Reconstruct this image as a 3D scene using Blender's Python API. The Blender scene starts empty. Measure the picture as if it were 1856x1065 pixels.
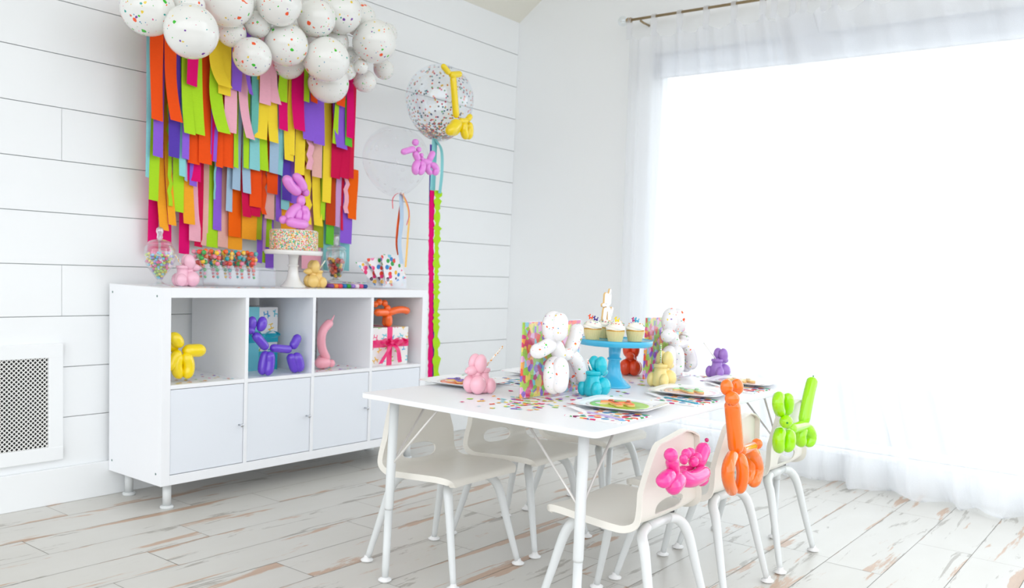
import bpy, bmesh, math, random
from mathutils import Vector, Matrix, Quaternion
S = bpy.context.scene
COL = S.collection
# ------------------------------------------------------------------ camera
FPX = 1597.96; PX, PY = 928.14, 614.78
CAM = Vector((-1.837, -3.483, 0.995)); YAW, PIT, ROL = 0.918, -0.0801, 0.0408
Fv = Vector((math.sin(YAW)*math.cos(PIT), math.cos(YAW)*math.cos(PIT), math.sin(PIT)))
R0 = Fv.cross(Vector((0, 0, 1))).normalized(); U0 = R0.cross(Fv)
Rv = R0*math.cos(ROL)+U0*math.sin(ROL); Uv = -R0*math.sin(ROL)+U0*math.cos(ROL)
cd = bpy.data.cameras.new('camera'); co = bpy.data.objects.new('camera', cd); COL.objects.link(co)
m = Matrix((Rv, Uv, -Fv)).transposed().to_4x4(); m.translation = CAM; co.matrix_world = m
cd.sensor_width = 36; cd.lens = FPX*36/1856; cd.shift_y = (PY-532.5)/1856; cd.shift_x = -(PX-928)/1856
cd.clip_start = .05; cd.dof.use_dof = True; cd.dof.focus_distance = 2.6; cd.dof.aperture_fstop = 4.5
S.camera = co
# ------------------------------------------------------------------ world + exposure
S.view_settings.view_transform = 'Standard'; S.view_settings.look = 'None'
S.view_settings.exposure = 0.52; S.view_settings.gamma = 1
SKY = 1.02; SUNSIDE = 2.8
W = bpy.data.worlds.new('sky'); S.world = W; W.use_nodes = True
nt = W.node_tree; nt.nodes.clear()
def N(nt, t, **k):
    n = nt.nodes.new(t)
    for a, b in k.items():
        if a == 'inp':
            for i, v in b.items(): n.inputs[i].default_value = v
        else: setattr(n, a, b)
    return n
def L(nt, a, b): nt.links.new(a, b)
tc = N(nt, 'ShaderNodeTexCoord'); sx = N(nt, 'ShaderNodeSeparateXYZ'); L(nt, tc.outputs['Generated'], sx.inputs[0])
mz = N(nt, 'ShaderNodeMapRange', inp={1: -.11, 2: -.01, 3: .12, 4: 1.0}); L(nt, sx.outputs[2], mz.inputs[0])
mx = N(nt, 'ShaderNodeMapRange', inp={1: .1, 2: .8, 3: 1.0, 4: SUNSIDE}); L(nt, sx.outputs[0], mx.inputs[0])
mw = N(nt, 'ShaderNodeMapRange', inp={1: -.1, 2: -.8, 3: 1.0, 4: 1.5}); L(nt, sx.outputs[0], mw.inputs[0])
mv = N(nt, 'ShaderNodeMath', operation='MULTIPLY'); L(nt, mw.outputs[0], mv.inputs[0]); L(nt, mx.outputs[0], mv.inputs[1])
mm = N(nt, 'ShaderNodeMath', operation='MULTIPLY'); L(nt, mz.outputs[0], mm.inputs[0]); L(nt, mv.outputs[0], mm.inputs[1])
m2 = N(nt, 'ShaderNodeMath', operation='MULTIPLY', inp={1: SKY}); L(nt, mm.outputs[0], m2.inputs[0])
bg = N(nt, 'ShaderNodeBackground', inp={0: (.935, .968, 1, 1)}); L(nt, m2.outputs[0], bg.inputs[1])
wo = N(nt, 'ShaderNodeOutputWorld'); L(nt, bg.outputs[0], wo.inputs[0])
# ------------------------------------------------------------------ geometry helpers
def ray(x, y): return Fv+Rv*((x-PX)/FPX)-Uv*((y-PY)/FPX)
def on(ax, x, y, c):
    d = ray(x, y); return CAM+d*((c-CAM[ax])/d[ax])
def onx(x, y, c): return on(0, x, y, c)
def ony(x, y, c): return on(1, x, y, c)
def onz(x, y, c): return on(2, x, y, c)
def dep(p): return (p-CAM).dot(Fv)
def lin(c):
    if isinstance(c, str): c = tuple(int(c[i:i+2], 16)/255 for i in (0, 2, 4))
    return tuple((v/12.92 if v <= .04045 else ((v+.055)/1.055)**2.4) for v in c)+(1,)
def world_loc(o):
    v = Vector((0, 0, 0))
    while o: v += o.location; o = o.parent
    return v
class MB:
    def __init__(s): s.v = []; s.f = []; s.sm = []; s.mi = []
    def add(s, vs, fs, smooth=False, mi=0, M=None):
        b = len(s.v); s.v += [tuple(M @ Vector(v)) if M else tuple(v) for v in vs]
        for f in fs: s.f.append([i+b for i in f]); s.sm.append(smooth); s.mi.append(mi)
        return s
    def box(s, a, b, mi=0, M=None, bev=0):
        if bev:
            x = [min(a[i], b[i]) for i in range(3)]; y = [max(a[i], b[i]) for i in range(3)]
            bm = bmesh.new(); bmesh.ops.create_cube(bm, size=1)
            for v in bm.verts: v.co = Vector([x[i] if v.co[i] < 0 else y[i] for i in range(3)])
            bmesh.ops.bevel(bm, geom=bm.edges[:], offset=bev, segments=2, affect='EDGES', profile=.5)
            bm.verts.index_update()
            s.add([v.co.copy() for v in bm.verts], [[v.index for v in f.verts] for f in bm.faces], False, mi, M); bm.free(); return s
        x0, y0, z0 = a; x1, y1, z1 = b
        return s.add([(x0,y0,z0),(x1,y0,z0),(x1,y1,z0),(x0,y1,z0),(x0,y0,z1),(x1,y0,z1),(x1,y1,z1),(x0,y1,z1)],
            [[0,3,2,1],[4,5,6,7],[0,1,5,4],[1,2,6,5],[2,3,7,6],[3,0,4,7]], False, mi, M)
    def lathe(s, prof, c=(0, 0, 0), n=28, mi=0, M=None, flute=0, nf=0, smooth=True):
        vs = []; fs = []; k = len(prof)
        for j in range(n):
            a = 2*math.pi*j/n; fl = 1+flute*(1 if (j % 2) else -1) if flute else 1
            for r, z in prof: vs.append((c[0]+r*fl*math.cos(a), c[1]+r*fl*math.sin(a), c[2]+z))
        for j in range(n):
            jj = (j+1) % n
            for i in range(k-1): fs.append([j*k+i, jj*k+i, jj*k+i+1, j*k+i+1])
        return s.add(vs, fs, smooth, mi, M)
    def ball(s, c, r, n=14, m=10, mi=0, M=None, rot=None):
        if not hasattr(r, '__len__'): r = (r, r, r)
        vs = []; fs = []
        for i in range(m+1):
            t = math.pi*i/m
            for j in range(n):
                a = 2*math.pi*j/n
                p = Vector((r[0]*math.sin(t)*math.cos(a), r[1]*math.sin(t)*math.sin(a), r[2]*math.cos(t)))
                if rot: p = rot @ p
                vs.append(Vector(c)+p)
        for i in range(m):
            for j in range(n):
                jj = (j+1) % n; fs.append([i*n+j, (i+1)*n+j, (i+1)*n+jj, i*n+jj])
        return s.add(vs, fs, True, mi, M)
    def tube(s, pts, rad, n=12, cap=True, mi=0, M=None, flat=1):
        pts = [Vector(p) for p in pts]; k = len(pts)
        if not hasattr(rad, '__len__'): rad = [rad]*k
        T = [(pts[min(i+1, k-1)]-pts[max(i-1, 0)]).normalized() for i in range(k)]
        nrm = T[0].orthogonal().normalized()
        if abs(T[0].z) < .9: nrm = (Vector((0, 0, 1))-T[0]*T[0].z).normalized()
        vs = []; fs = []
        for i in range(k):
            nrm = (nrm-T[i]*nrm.dot(T[i])).normalized(); bn = T[i].cross(nrm)
            for j in range(n):
                a = 2*math.pi*j/n; vs.append(pts[i]+(nrm*math.cos(a)+bn*math.sin(a)*flat)*rad[i])
        for i in range(k-1):
            for j in range(n):
                jj = (j+1) % n; fs.append([i*n+j, i*n+jj, (i+1)*n+jj, (i+1)*n+j])
        if cap: fs += [list(range(n))[::-1], [(k-1)*n+j for j in range(n)]]
        return s.add(vs, fs, True, mi, M)
    def sausage(s, pts, r, p=3.2, n=16, k=15, mi=0, r2=None):
        k = 22
        if len(pts) == 3:                               # one smooth arc through the middle point
            a, m_, b = [Vector(q) for q in pts]; ctl = 2*m_-(a+b)/2; C = [a*(1-t_)**2+ctl*2*t_*(1-t_)+b*t_**2 for t_ in [i/39 for i in range(40)]]
        else: C = curve(pts, 40)
        LL = sum((C[i+1]-C[i]).length for i in range(39)); P = []; rr = []
        cap = min(.5, 1.15*max(r, r2 or r)/max(LL, 1e-6))
        half = k//2; ts = [cap*(1-math.cos(math.pi/2*i/(half-1))) for i in range(half)]; ts = ts+[cap+(1-2*cap)*q/10 for q in range(1, 10) if cap < .49]+[1-q for q in ts[::-1]]
        for t_ in ts:
            b = r if r2 is None else r+(r2-r)*t_; d = min(t_, 1-t_)/cap
            q = math.sqrt(max(0, 1-(1-min(1, d))**2)); P.append(sample(C, t_)); rr.append(b*max(q, .06))
        return s.tube(P, rr, n, True, mi)
    def build(s, name, mat, parent=None, loc=None, world=True):
        me = bpy.data.meshes.new(name)
        off = Vector((0, 0, 0))
        if world:
            if parent: off = world_loc(parent)+(Vector(loc) if loc else Vector((0, 0, 0)))
            elif loc: off = Vector(loc)
        me.from_pydata([(v[0]-off.x, v[1]-off.y, v[2]-off.z) for v in s.v], [], s.f); me.validate()
        mats = mat if isinstance(mat, (list, tuple)) else [mat]
        for q in mats: me.materials.append(q)
        if len(me.polygons) == len(s.sm):
            me.polygons.foreach_set('use_smooth', s.sm); me.polygons.foreach_set('material_index', s.mi)
        me.update()
        o = bpy.data.objects.new(name, me); COL.objects.link(o)
        if parent: o.parent = parent
        if loc: o.location = loc
        return o
def curve(pts, k):
    pts = [Vector(p) for p in pts]
    if len(pts) == 2: return [pts[0].lerp(pts[1], i/(k-1)) for i in range(k)]
    out = []; n = len(pts)-1
    for i in range(k):
        t = i/(k-1)*n; a = min(int(t), n-1); u = t-a
        p1, p2 = pts[a], pts[a+1]; p0 = pts[a-1] if a else p1*2-p2; p3 = pts[a+2] if a+2 <= n else p2*2-p1
        out.append(.5*((2*p1)+(p2-p0)*u+(2*p0-5*p1+4*p2-p3)*u*u+(3*p1-p0-3*p2+p3)*u**3))
    return out
def sample(C, t):
    t = max(0, min(1, t))*(len(C)-1); a = min(int(t), len(C)-2); return C[a].lerp(C[a+1], t-a)
def tag(o, label=None, cat=None, group=None, kind=None):
    if label: o['label'] = label
    if cat: o['category'] = cat
    if group: o['group'] = group
    if kind: o['kind'] = kind
    return o
def thing(name, label, cat, loc, rz=0, group=None):
    o = bpy.data.objects.new(name, None); COL.objects.link(o); o.empty_display_size = .05
    o.location = loc; o.rotation_euler = (0, 0, rz); return tag(o, label, cat, group)
def copy_tree(o, parent=None):
    c = o.copy(); COL.objects.link(c); c.parent = parent
    for ch in list(o.children): copy_tree(ch, c)
    return c
# ------------------------------------------------------------------ materials
MC = {}
def newmat(name):
    m = bpy.data.materials.new(name); m.use_nodes = True; t = m.node_tree
    return m, t, t.nodes['Principled BSDF']
def mat(name, color, rough=.5, spec=.5, coat=0, metal=0, bump=0, bscale=60, var=.0, sss=0, trans=0, alpha=1):
    if name in MC: return MC[name]
    m, t, b = newmat(name); c = lin(color) if isinstance(color, str) else color
    b.inputs['Roughness'].default_value = rough; b.inputs['Metallic'].default_value = metal
    b.inputs['Specular IOR Level'].default_value = spec; b.inputs['Coat Weight'].default_value = coat
    b.inputs['Coat Roughness'].default_value = .05
    tc = N(t, 'ShaderNodeTexCoord'); nz = N(t, 'ShaderNodeTexNoise', inp={'Scale': bscale, 'Detail': 3}); L(t, tc.outputs['Object'], nz.inputs['Vector'])
    mr = N(t, 'ShaderNodeMapRange', inp={3: 1-var, 4: 1+var}); L(t, nz.outputs[0], mr.inputs[0])
    vm = N(t, 'ShaderNodeVectorMath', operation='SCALE', inp={0: c[:3]}); L(t, mr.outputs[0], vm.inputs[3]); L(t, vm.outputs[0], b.inputs['Base Color'])
    if sss: b.inputs['Subsurface Weight'].default_value = sss; b.inputs['Subsurface Radius'].default_value = (.01, .01, .01)
    if bump:
        bp = N(t, 'ShaderNodeBump', inp={'Strength': bump, 'Distance': .002}); L(t, nz.outputs[0], bp.inputs['Height']); L(t, bp.outputs[0], b.inputs['Normal'])
    MC[name] = m; return m
def latex(cname, color): return mat('latex_'+cname, color, .10, .6, .5, var=.02, bscale=20)
def ceramic(cname, color): return mat('ceramic_'+cname, color, .22, .5, .35, var=.02, bscale=30)
def glassy(name, tint=(1, 1, 1), base=.06, edge=.55, rough=.03):
    if name in MC: return MC[name]
    m, t, b = newmat(name); t.nodes.remove(b); out = t.nodes['Material Output']
    tr = N(t, 'ShaderNodeBsdfTransparent', inp={0: (*tint, 1)}); gl = N(t, 'ShaderNodeBsdfGlossy', inp={0: (.95, .97, 1, 1), 1: rough})
    lw = N(t, 'ShaderNodeLayerWeight', inp={0: .35}); mr = N(t, 'ShaderNodeMapRange', inp={3: base, 4: edge}); L(t, lw.outputs['Facing'], mr.inputs[0])
    mx = N(t, 'ShaderNodeMixShader'); L(t, mr.outputs[0], mx.inputs[0]); L(t, tr.outputs[0], mx.inputs[1]); L(t, gl.outputs[0], mx.inputs[2]); L(t, mx.outputs[0], out.inputs[0])
    MC[name] = m; return m
def mathn(t, op, a, b=None):
    n = N(t, 'ShaderNodeMath', operation=op)
    for i, v in enumerate((a, b)):
        if v is None: continue
        if isinstance(v, (int, float)): n.inputs[i].default_value = v
        else: L(t, v, n.inputs[i])
    return n.outputs[0]
def mixc(t, f, a, b):
    n = N(t, 'ShaderNodeMix', data_type='RGBA')
    for i, v in ((0, f), (6, a), (7, b)):
        if isinstance(v, (int, float, tuple)): n.inputs[i].default_value = v
        else: L(t, v, n.inputs[i])
    return n.outputs[2]
def dots(name, base, cols, scale, rad, rough=.5, stretch=(1, 1, 1), coat=0, jit=1.0, rndobj=False, dens=1.0, glass=False):
    """one layer of voronoi cells with a colour picked per cell: a dotted print"""
    if name in MC: return MC[name]
    m, t, b = newmat(name); b.inputs['Roughness'].default_value = rough; b.inputs['Coat Weight'].default_value = coat
    tc = N(t, 'ShaderNodeTexCoord'); vec = tc.outputs['Object']
    if rndobj:
        oi = N(t, 'ShaderNodeObjectInfo'); ad = N(t, 'ShaderNodeVectorMath', operation='ADD'); L(t, vec, ad.inputs[0])
        sc = N(t, 'ShaderNodeVectorMath', operation='SCALE', inp={0: (13, 7, 5)}); L(t, oi.outputs['Random'], sc.inputs[3]); L(t, sc.outputs[0], ad.inputs[1]); vec = ad.outputs[0]
    mp = N(t, 'ShaderNodeMapping', inp={'Scale': stretch}); L(t, vec, mp.inputs[0])
    vo = N(t, 'ShaderNodeTexVoronoi', inp={'Scale': scale, 'Randomness': jit}); L(t, mp.outputs[0], vo.inputs['Vector'])
    se = N(t, 'ShaderNodeSeparateColor'); L(t, vo.outputs['Color'], se.inputs[0])
    cr = N(t, 'ShaderNodeValToRGB'); cr.color_ramp.interpolation = 'CONSTANT'; e = cr.color_ramp.elements
    for i, c in enumerate(cols):
        q = e[i] if i < 2 else e.new(i/len(cols)); q.position = i/len(cols); q.color = lin(c)
    L(t, se.outputs[0], cr.inputs[0])
    msk = mathn(t, 'LESS_THAN', vo.outputs['Distance'], rad)
    if dens < 1: msk = mathn(t, 'MULTIPLY', msk, mathn(t, 'LESS_THAN', se.outputs[1], dens))
    if rad > 5: L(t, cr.outputs[0], b.inputs['Base Color'])
    else: L(t, mixc(t, msk, lin(base), cr.outputs[0]), b.inputs['Base Color'])
    MC[name] = m; return m
def splatter(name, base, k=1.0, see=0.0, rough=.15):
    """white latex with flicked paint: round drops, small specks and thin streaks in several colours"""
    if name in MC: return MC[name]
    m, t, b = newmat(name); b.inputs['Roughness'].default_value = rough; b.inputs['Coat Weight'].default_value = .4
    tc = N(t, 'ShaderNodeTexCoord'); oi = N(t, 'ShaderNodeObjectInfo')
    ad = N(t, 'ShaderNodeVectorMath', operation='ADD'); L(t, tc.outputs['Object'], ad.inputs[0])
    sc = N(t, 'ShaderNodeVectorMath', operation='SCALE', inp={0: (13, 7, 5)}); L(t, oi.outputs['Random'], sc.inputs[3]); L(t, sc.outputs[0], ad.inputs[1])
    nz = N(t, 'ShaderNodeTexNoise', inp={'Scale': 5*k}); L(t, ad.outputs[0], nz.inputs['Vector'])
    wv = N(t, 'ShaderNodeVectorMath', operation='MULTIPLY_ADD', inp={1: (.12/k,)*3}); L(t, nz.outputs['Color'], wv.inputs[0]); L(t, ad.outputs[0], wv.inputs[2])
    col = lin(base); total = None
    layers = [('FF5A1E', 2.0, .26, (1, 1, 1), .5, 0), ('3CC92B', 2.2, .22, (1, 1, 1), .5, 3), ('7A3FA8', 2.9, .2, (1, 1, 1), .35, 7), ('1FA9A0', 3.3, .17, (1, 1, 1), .6, 11),
              ('F5D545', 3.0, .2, (1, 1, 1), .5, 17), ('FF6A2A', 1.5, .14, (.2, 1.6, 1.5), .6, 23), ('F58FA8', 1.6, .07, (1.5, .16, 1.6), .7, 29), ('2FB86B', 1.6, .07, (1.4, 1.6, .17), .7, 31), ('FF6A2A', 5, .2, (1, 1, 1), .5, 37), ('2F8FC0', 5.5, .16, (1, 1, 1), .4, 41), ('3CC92B', 5, .16, (1, 1, 1), .4, 47), ('E0609A', 6, .15, (1, 1, 1), .4, 53)]
    for c, s_, rd, st, dn, of in layers:
        mp = N(t, 'ShaderNodeMapping', inp={'Scale': st, 'Location': (of, of*.7, of*.3), 'Rotation': (of, of*2, 0)}); L(t, wv.outputs[0], mp.inputs[0])
        vo = N(t, 'ShaderNodeTexVoronoi', inp={'Scale': s_*k}); L(t, mp.outputs[0], vo.inputs['Vector'])
        se = N(t, 'ShaderNodeSeparateColor'); L(t, vo.outputs['Color'], se.inputs[0])
        th = mathn(t, 'MULTIPLY', se.outputs[2], rd)
        msk = mathn(t, 'MULTIPLY', mathn(t, 'LESS_THAN', vo.outputs['Distance'], th), mathn(t, 'LESS_THAN', se.outputs[1], dn))
        col = mixc(t, msk, col, lin(c))
    L(t, col, b.inputs['Base Color'])
    b.inputs['Subsurface Weight'].default_value = .0
    MC[name] = m; return m
PAL = {'orange': 'F9561A', 'magenta': 'E80F74', 'lime': 'B2E32C', 'yellow': 'FFE03E', 'purple': '9463DE', 'pink': 'FBB8CA', 'aqua': '8FD6D8', 'crimson': 'D81550', 'peach': 'EFB9AE', 'blue': 'A9C6DE', 'amber': 'FBA92E', 'green': '6CC83A', 'violet': '5F43B4', 'rust': 'C8481C', 'teal': '6FC0B4', 'lilac': 'D6A6DA', 'tangerine': 'FF6A10', 'red': 'E0224A', 'olive': 'A8B428'}
CONF = ['E83E7E', 'FF6A2A', 'F7E07A', 'A8DC46', '9A6FD8', '9FDDE6', 'F7B6CE', 'FFC04D']
white_paint = mat('white_paint', 'F8FAFB', .55, .4, var=.01, bscale=8)
white_lam = mat('white_laminate', 'F7F8FB', .35, .4, var=.01, bscale=8)
door_lam = mat('door_laminate', 'EDF1F8', .35, .4, var=.01, bscale=8)
white_metal = mat('white_metal', 'E0E3E3', .3, .5, .2, var=.01)
shell_mat = mat('white_plastic', 'ECE8DF', .38, .4, bump=.05, bscale=400, var=.01)
chrome = mat('brushed_metal', 'C9CBD0', .25, .5, metal=1)
dark_plug = mat('dark_plug', '20242A', .5)
grey_metal = mat('grey_metal', 'A9B0BC', .35, .5, metal=.6)
# ------------------------------------------------------------------ room
XR = 2.662; PITCH = .1998; Z0 = .938
def struct(o): o['kind'] = 'structure'; return o
random.seed(4)
# floor: planks 0.194 wide along x
def make_floor():
    m, t, b = newmat('worn_plank_tile')
    at = N(t, 'ShaderNodeAttribute', attribute_name='pk'); se = N(t, 'ShaderNodeSeparateColor'); L(t, at.outputs['Color'], se.inputs[0])
    ge = N(t, 'ShaderNodeTexCoord'); rnd = se.outputs[0]; v = se.outputs[1]
    sc = N(t, 'ShaderNodeVectorMath', operation='SCALE', inp={0: (37, 11, 0)}); L(t, rnd, sc.inputs[3])
    ad = N(t, 'ShaderNodeVectorMath', operation='ADD'); L(t, ge.outputs['Object'], ad.inputs[0]); L(t, sc.outputs[0], ad.inputs[1])
    def noise(scale, stretch, det=5, rough=.6, dist=.0, loc=(0, 0, 0)):
        mp = N(t, 'ShaderNodeMapping', inp={'Scale': stretch, 'Location': loc}); L(t, ad.outputs[0], mp.inputs[0])
        n = N(t, 'ShaderNodeTexNoise', inp={'Scale': scale, 'Detail': det, 'Roughness': rough, 'Distortion': dist}); L(t, mp.outputs[0], n.inputs['Vector']); return n.outputs[0]
    edge = mathn(t, 'ABSOLUTE', mathn(t, 'SUBTRACT', v, .5))          # 0 centre .5 edge
    eb = mathn(t, 'MULTIPLY', mathn(t, 'POWER', mathn(t, 'MULTIPLY', edge, 2), 4), .07)
    n1 = mathn(t, 'ADD', noise(1.0, (1.5, 12, 1), 6, .6, .5), eb)
    n2 = mathn(t, 'ADD', noise(1.0, (2.2, 15, 1), 7, .66, .6, (5, 9, 0)), eb)
    fine = noise(26, (.35, 3, 1), 6, .75)
    def mask(n, lo, hi):
        a = mathn(t, 'ADD', n, mathn(t, 'MULTIPLY', mathn(t, 'SUBTRACT', fine, .5), .16))
        r = N(t, 'ShaderNodeMapRange', interpolation_type='SMOOTHSTEP', inp={1: lo, 2: hi}); L(t, a, r.inputs[0]); return r.outputs[0]
    base = mixc(t, noise(3, (1, 2, 1), 3), lin('D0CDC6'), lin('DBD9D4'))
    c = mixc(t, mathn(t, 'MULTIPLY', mask(n2, .605, .66), .75), base, mixc(t, fine, lin('837A6C'), lin('B4B0A8')))
    c = mixc(t, mathn(t, 'MULTIPLY', mask(n1, .607, .65), .85), c, mixc(t, fine, lin('A98468'), lin('D6B295')))
    L(t, c, b.inputs['Base Color']); b.inputs['Roughness'].default_value = .36; b.inputs['Specular IOR Level'].default_value = .5
    bp = N(t, 'ShaderNodeBump', inp={'Strength': .15, 'Distance': .001}); L(t, fine, bp.inputs['Height']); L(t, bp.outputs[0], b.inputs['Normal'])
    grout = mat('floor_joint', '9F998F', .8)
    mb = MB(); att = []; w = .194; g = .0009
    offs = {0: -.5, 1: -.03, 2: -.27, 3: -.49, 4: -.04, 10: -.5}
    k0 = -2
    for k in range(k0, 24):
        y1 = -.392-.194*k+.194; y0 = y1-w
        if y1 > .05: y1 = .05
        row = k-1
        ox = offs.get(row, random.uniform(0, .93)); x = ox-.93*4
        row_s = y1
        while x < 3.4:
            a = max(x, -3.2); e = min(x+.93, 2.8)
            if e > a+.02:
                r1, r2 = random.random(), random.random(); z = -random.random()*.0002
                n = 6
                vs = []; fs = []
                vs = [(a+g, y0+g, z), (e-g, y0+g, z), (e-g, y1-g, z), (a+g, y1-g, z)]
                mb.add(vs, [[0, 1, 2, 3]]); att += [(r1, 0, r2, 1), (r1, 0, r2, 1), (r1, 1, r2, 1), (r1, 1, r2, 1)]
            x += .93
    b0 = len(mb.f); mb.add([(-3.2, -5, -.003), (2.8, -5, -.003), (2.8, .05, -.003), (-3.2, .05, -.003)], [[0, 1, 2, 3]], mi=1); att += [(0, 0, 0, 1)]*4
    mb.box((-3.2, -5, -.1), (2.8, .05, -.004), mi=1); att += [(0, 0, 0, 1)]*24
    o = mb.build('floor', [m, grout]); me = o.data
    ca = me.color_attributes.new('pk', 'FLOAT_COLOR', 'CORNER')
    flat = [x for q in att[:len(me.loops)] for x in q]
    ca.data.foreach_set('color', flat[:len(me.loops)*4]); struct(o)
make_floor()
# left wall of boards
def make_left_wall():
    mb = MB(); g = .0014
    mb.box((-3.2, .012, -.05), (XR+.14, .12, 2.62), mi=1)
    joints = {-2: [-.395], 0: [], 1: [], 2: [], -1: [-.395]}
    z = Z0-6*PITCH; k = -6
    while z < 2.535:
        a, b = max(z+g, 0), min(z+PITCH-g, 2.55); js = []
        if k in (-1, 2): js = [-.179]
        xs = [-3.2]+js+[XR]
        for i in range(len(xs)-1): mb.box((xs[i]+(g*.6 if i else 0), 0, a), (xs[i+1]-g*.6, .014, b), bev=.0015)
        z += PITCH; k += 1
    gap = mat('board_gap', 'E4E8E8', .8)
    struct(mb.build('wall_left', [white_paint, gap]))
make_left_wall()
o = MB().box((-3.2, -.02, 0), (XR, 0, .142), bev=.003).build('baseboard_left', white_paint); struct(o)
# window wall with opening
WY0, WY1, WZ0, WZ1 = -.97, -4.5, .16, 2.24
def ceil_z(y): return 2.535+.69*(-y)
mb = MB(); T = .14
def wallpoly(P, x=XR, th=T):
    n = len(P); vs = [(x, p[0], p[1]) for p in P]+[(x+th, p[0], p[1]) for p in P]
    mb.add(vs, [list(range(n)), list(range(n, 2*n))[::-1]]+[[i, i+n, (i+1) % n+n, (i+1) % n] for i in range(n)])
wallpoly([(.12, -.05), (WY0, -.05), (WY0, ceil_z(WY0)), (0, ceil_z(0)), (.12, ceil_z(0))])
wallpoly([(WY0, -.05), (WY1, -.05), (WY1, WZ0), (WY0, WZ0)])
wallpoly([(WY0, WZ1), (WY1, WZ1), (WY1, 4.05), (-2.2, ceil_z(-2.2)), (WY0, ceil_z(WY0))])
wallpoly([(WY1, -.05), (-5, -.05), (-5, 4.05), (WY1, 4.05)])
struct(mb.build('wall_right', white_paint))
# baseboard beneath the window
struct(MB().box((XR-.018, -5, 0), (XR, -.02, .142), bev=.003).build('baseboard_right', white_paint))
ceil_m = mat('ceiling_paint', 'F3F0E4', .7, var=.01)
mb = MB(); y2 = -2.2; z2 = ceil_z(y2)
mb.add([(-3.2, .12, 2.535), (2.8, .12, 2.535), (2.8, 0, 2.535), (-3.2, 0, 2.535), (2.8, y2, z2), (-3.2, y2, z2), (2.8, -3.6, z2), (-3.2, -3.6, z2)],
       [[0, 1, 2, 3], [3, 2, 4, 5], [5, 4, 6, 7]])
mb.add([(-3.2, .12, 2.65), (2.8, .12, 2.65), (2.8, 0, 2.65), (-3.2, 0, 2.65), (2.8, y2, z2+.12), (-3.2, y2, z2+.12), (2.8, -3.6, z2+.12), (-3.2, -3.6, z2+.12)],
       [[3, 2, 1, 0], [5, 4, 2, 3], [7, 6, 4, 5]])
struct(mb.build('ceiling', ceil_m))
# window frame, mullions, glass
mb = MB()
fx0, fx1 = XR+.03, XR+.09
for a, b in ((WY0, WY0-.05), (WY1+.05, WY1)): mb.box((fx0, b, WZ0), (fx1, a, WZ1))
for a, b in ((WZ0, WZ0+.03), (WZ1-.02, WZ1)): mb.box((fx0, WY1, a), (fx1, WY0, b))
wf = struct(mb.build('window_1', mat('window_frame_white', 'F4F6F8', .4)))
MB().box((XR-.03, WY1, WZ0-.025), (XR+.03, WY0, WZ0), bev=.003).build('window_sill', white_paint, wf)
MB().box((fx0+.028, WY1+.03, WZ0+.03), (fx0+.032, WY0-.03, WZ1-.03)).build('window_pane', glassy('window_glass', (.98, 1, 1), .02, .2), wf)
# curtains
def curtain_mat():
    m, t, b = newmat('sheer_fabric'); t.nodes.remove(b); out = t.nodes['Material Output']
    tc = N(t, 'ShaderNodeTexCoord'); mp = N(t, 'ShaderNodeMapping', inp={'Scale': (1, 500, 500)}); L(t, tc.outputs['Object'], mp.inputs[0])
    nz = N(t, 'ShaderNodeTexNoise', inp={'Scale': 1}); L(t, mp.outputs[0], nz.inputs['Vector'])
    tr = N(t, 'ShaderNodeBsdfTransparent', inp={0: (1, 1, 1, 1)}); tl = N(t, 'ShaderNodeBsdfTranslucent', inp={0: (.93, .94, .97, 1)}); df = N(t, 'ShaderNodeBsdfDiffuse', inp={0: (.93, .94, .96, 1)})
    m1 = N(t, 'ShaderNodeMixShader', inp={0: .5}); L(t, tl.outputs[0], m1.inputs[1]); L(t, df.outputs[0], m1.inputs[2])
    mr = N(t, 'ShaderNodeMapRange', inp={3: .6, 4: .8}); L(t, nz.outputs[0], mr.inputs[0])
    m2 = N(t, 'ShaderNodeMixShader'); L(t, mr.outputs[0], m2.inputs[0]); L(t, tr.outputs[0], m2.inputs[1]); L(t, m1.outputs[0], m2.inputs[2]); L(t, m2.outputs[0], out.inputs[0])
    return m
sheer = curtain_mat()
def shade_mat():
    m, t, b = newmat('roller_shade_fabric'); t.nodes.remove(b); tl = N(t, 'ShaderNodeBsdfTranslucent', inp={0: (.80, .83, .90, 1)}); df = N(t, 'ShaderNodeBsdfDiffuse', inp={0: (.9, .91, .93, 1)})
    a = N(t, 'ShaderNodeAddShader'); L(t, tl.outputs[0], a.inputs[0]); L(t, df.outputs[0], a.inputs[1]); mx = N(t, 'ShaderNodeMixShader', inp={0: .5}); L(t, tl.outputs[0], mx.inputs[1]); L(t, df.outputs[0], mx.inputs[2]); L(t, mx.outputs[0], t.nodes['Material Output'].inputs[0]); return m
MB().add([(XR+.015, WY0, 2.10), (XR+.015, WY1, 2.10), (XR+.015, WY1, WZ1), (XR+.015, WY0, WZ1)], [[0, 1, 2, 3]]).build('roller_shade', shade_mat(), wf)
MB().tube([(XR+.015, WY0, 2.10), (XR+.015, WY1, 2.10)], .004, 8).build('shade_hem', white_paint, wf)
ROD = (XR-.1, 2.412)
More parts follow.
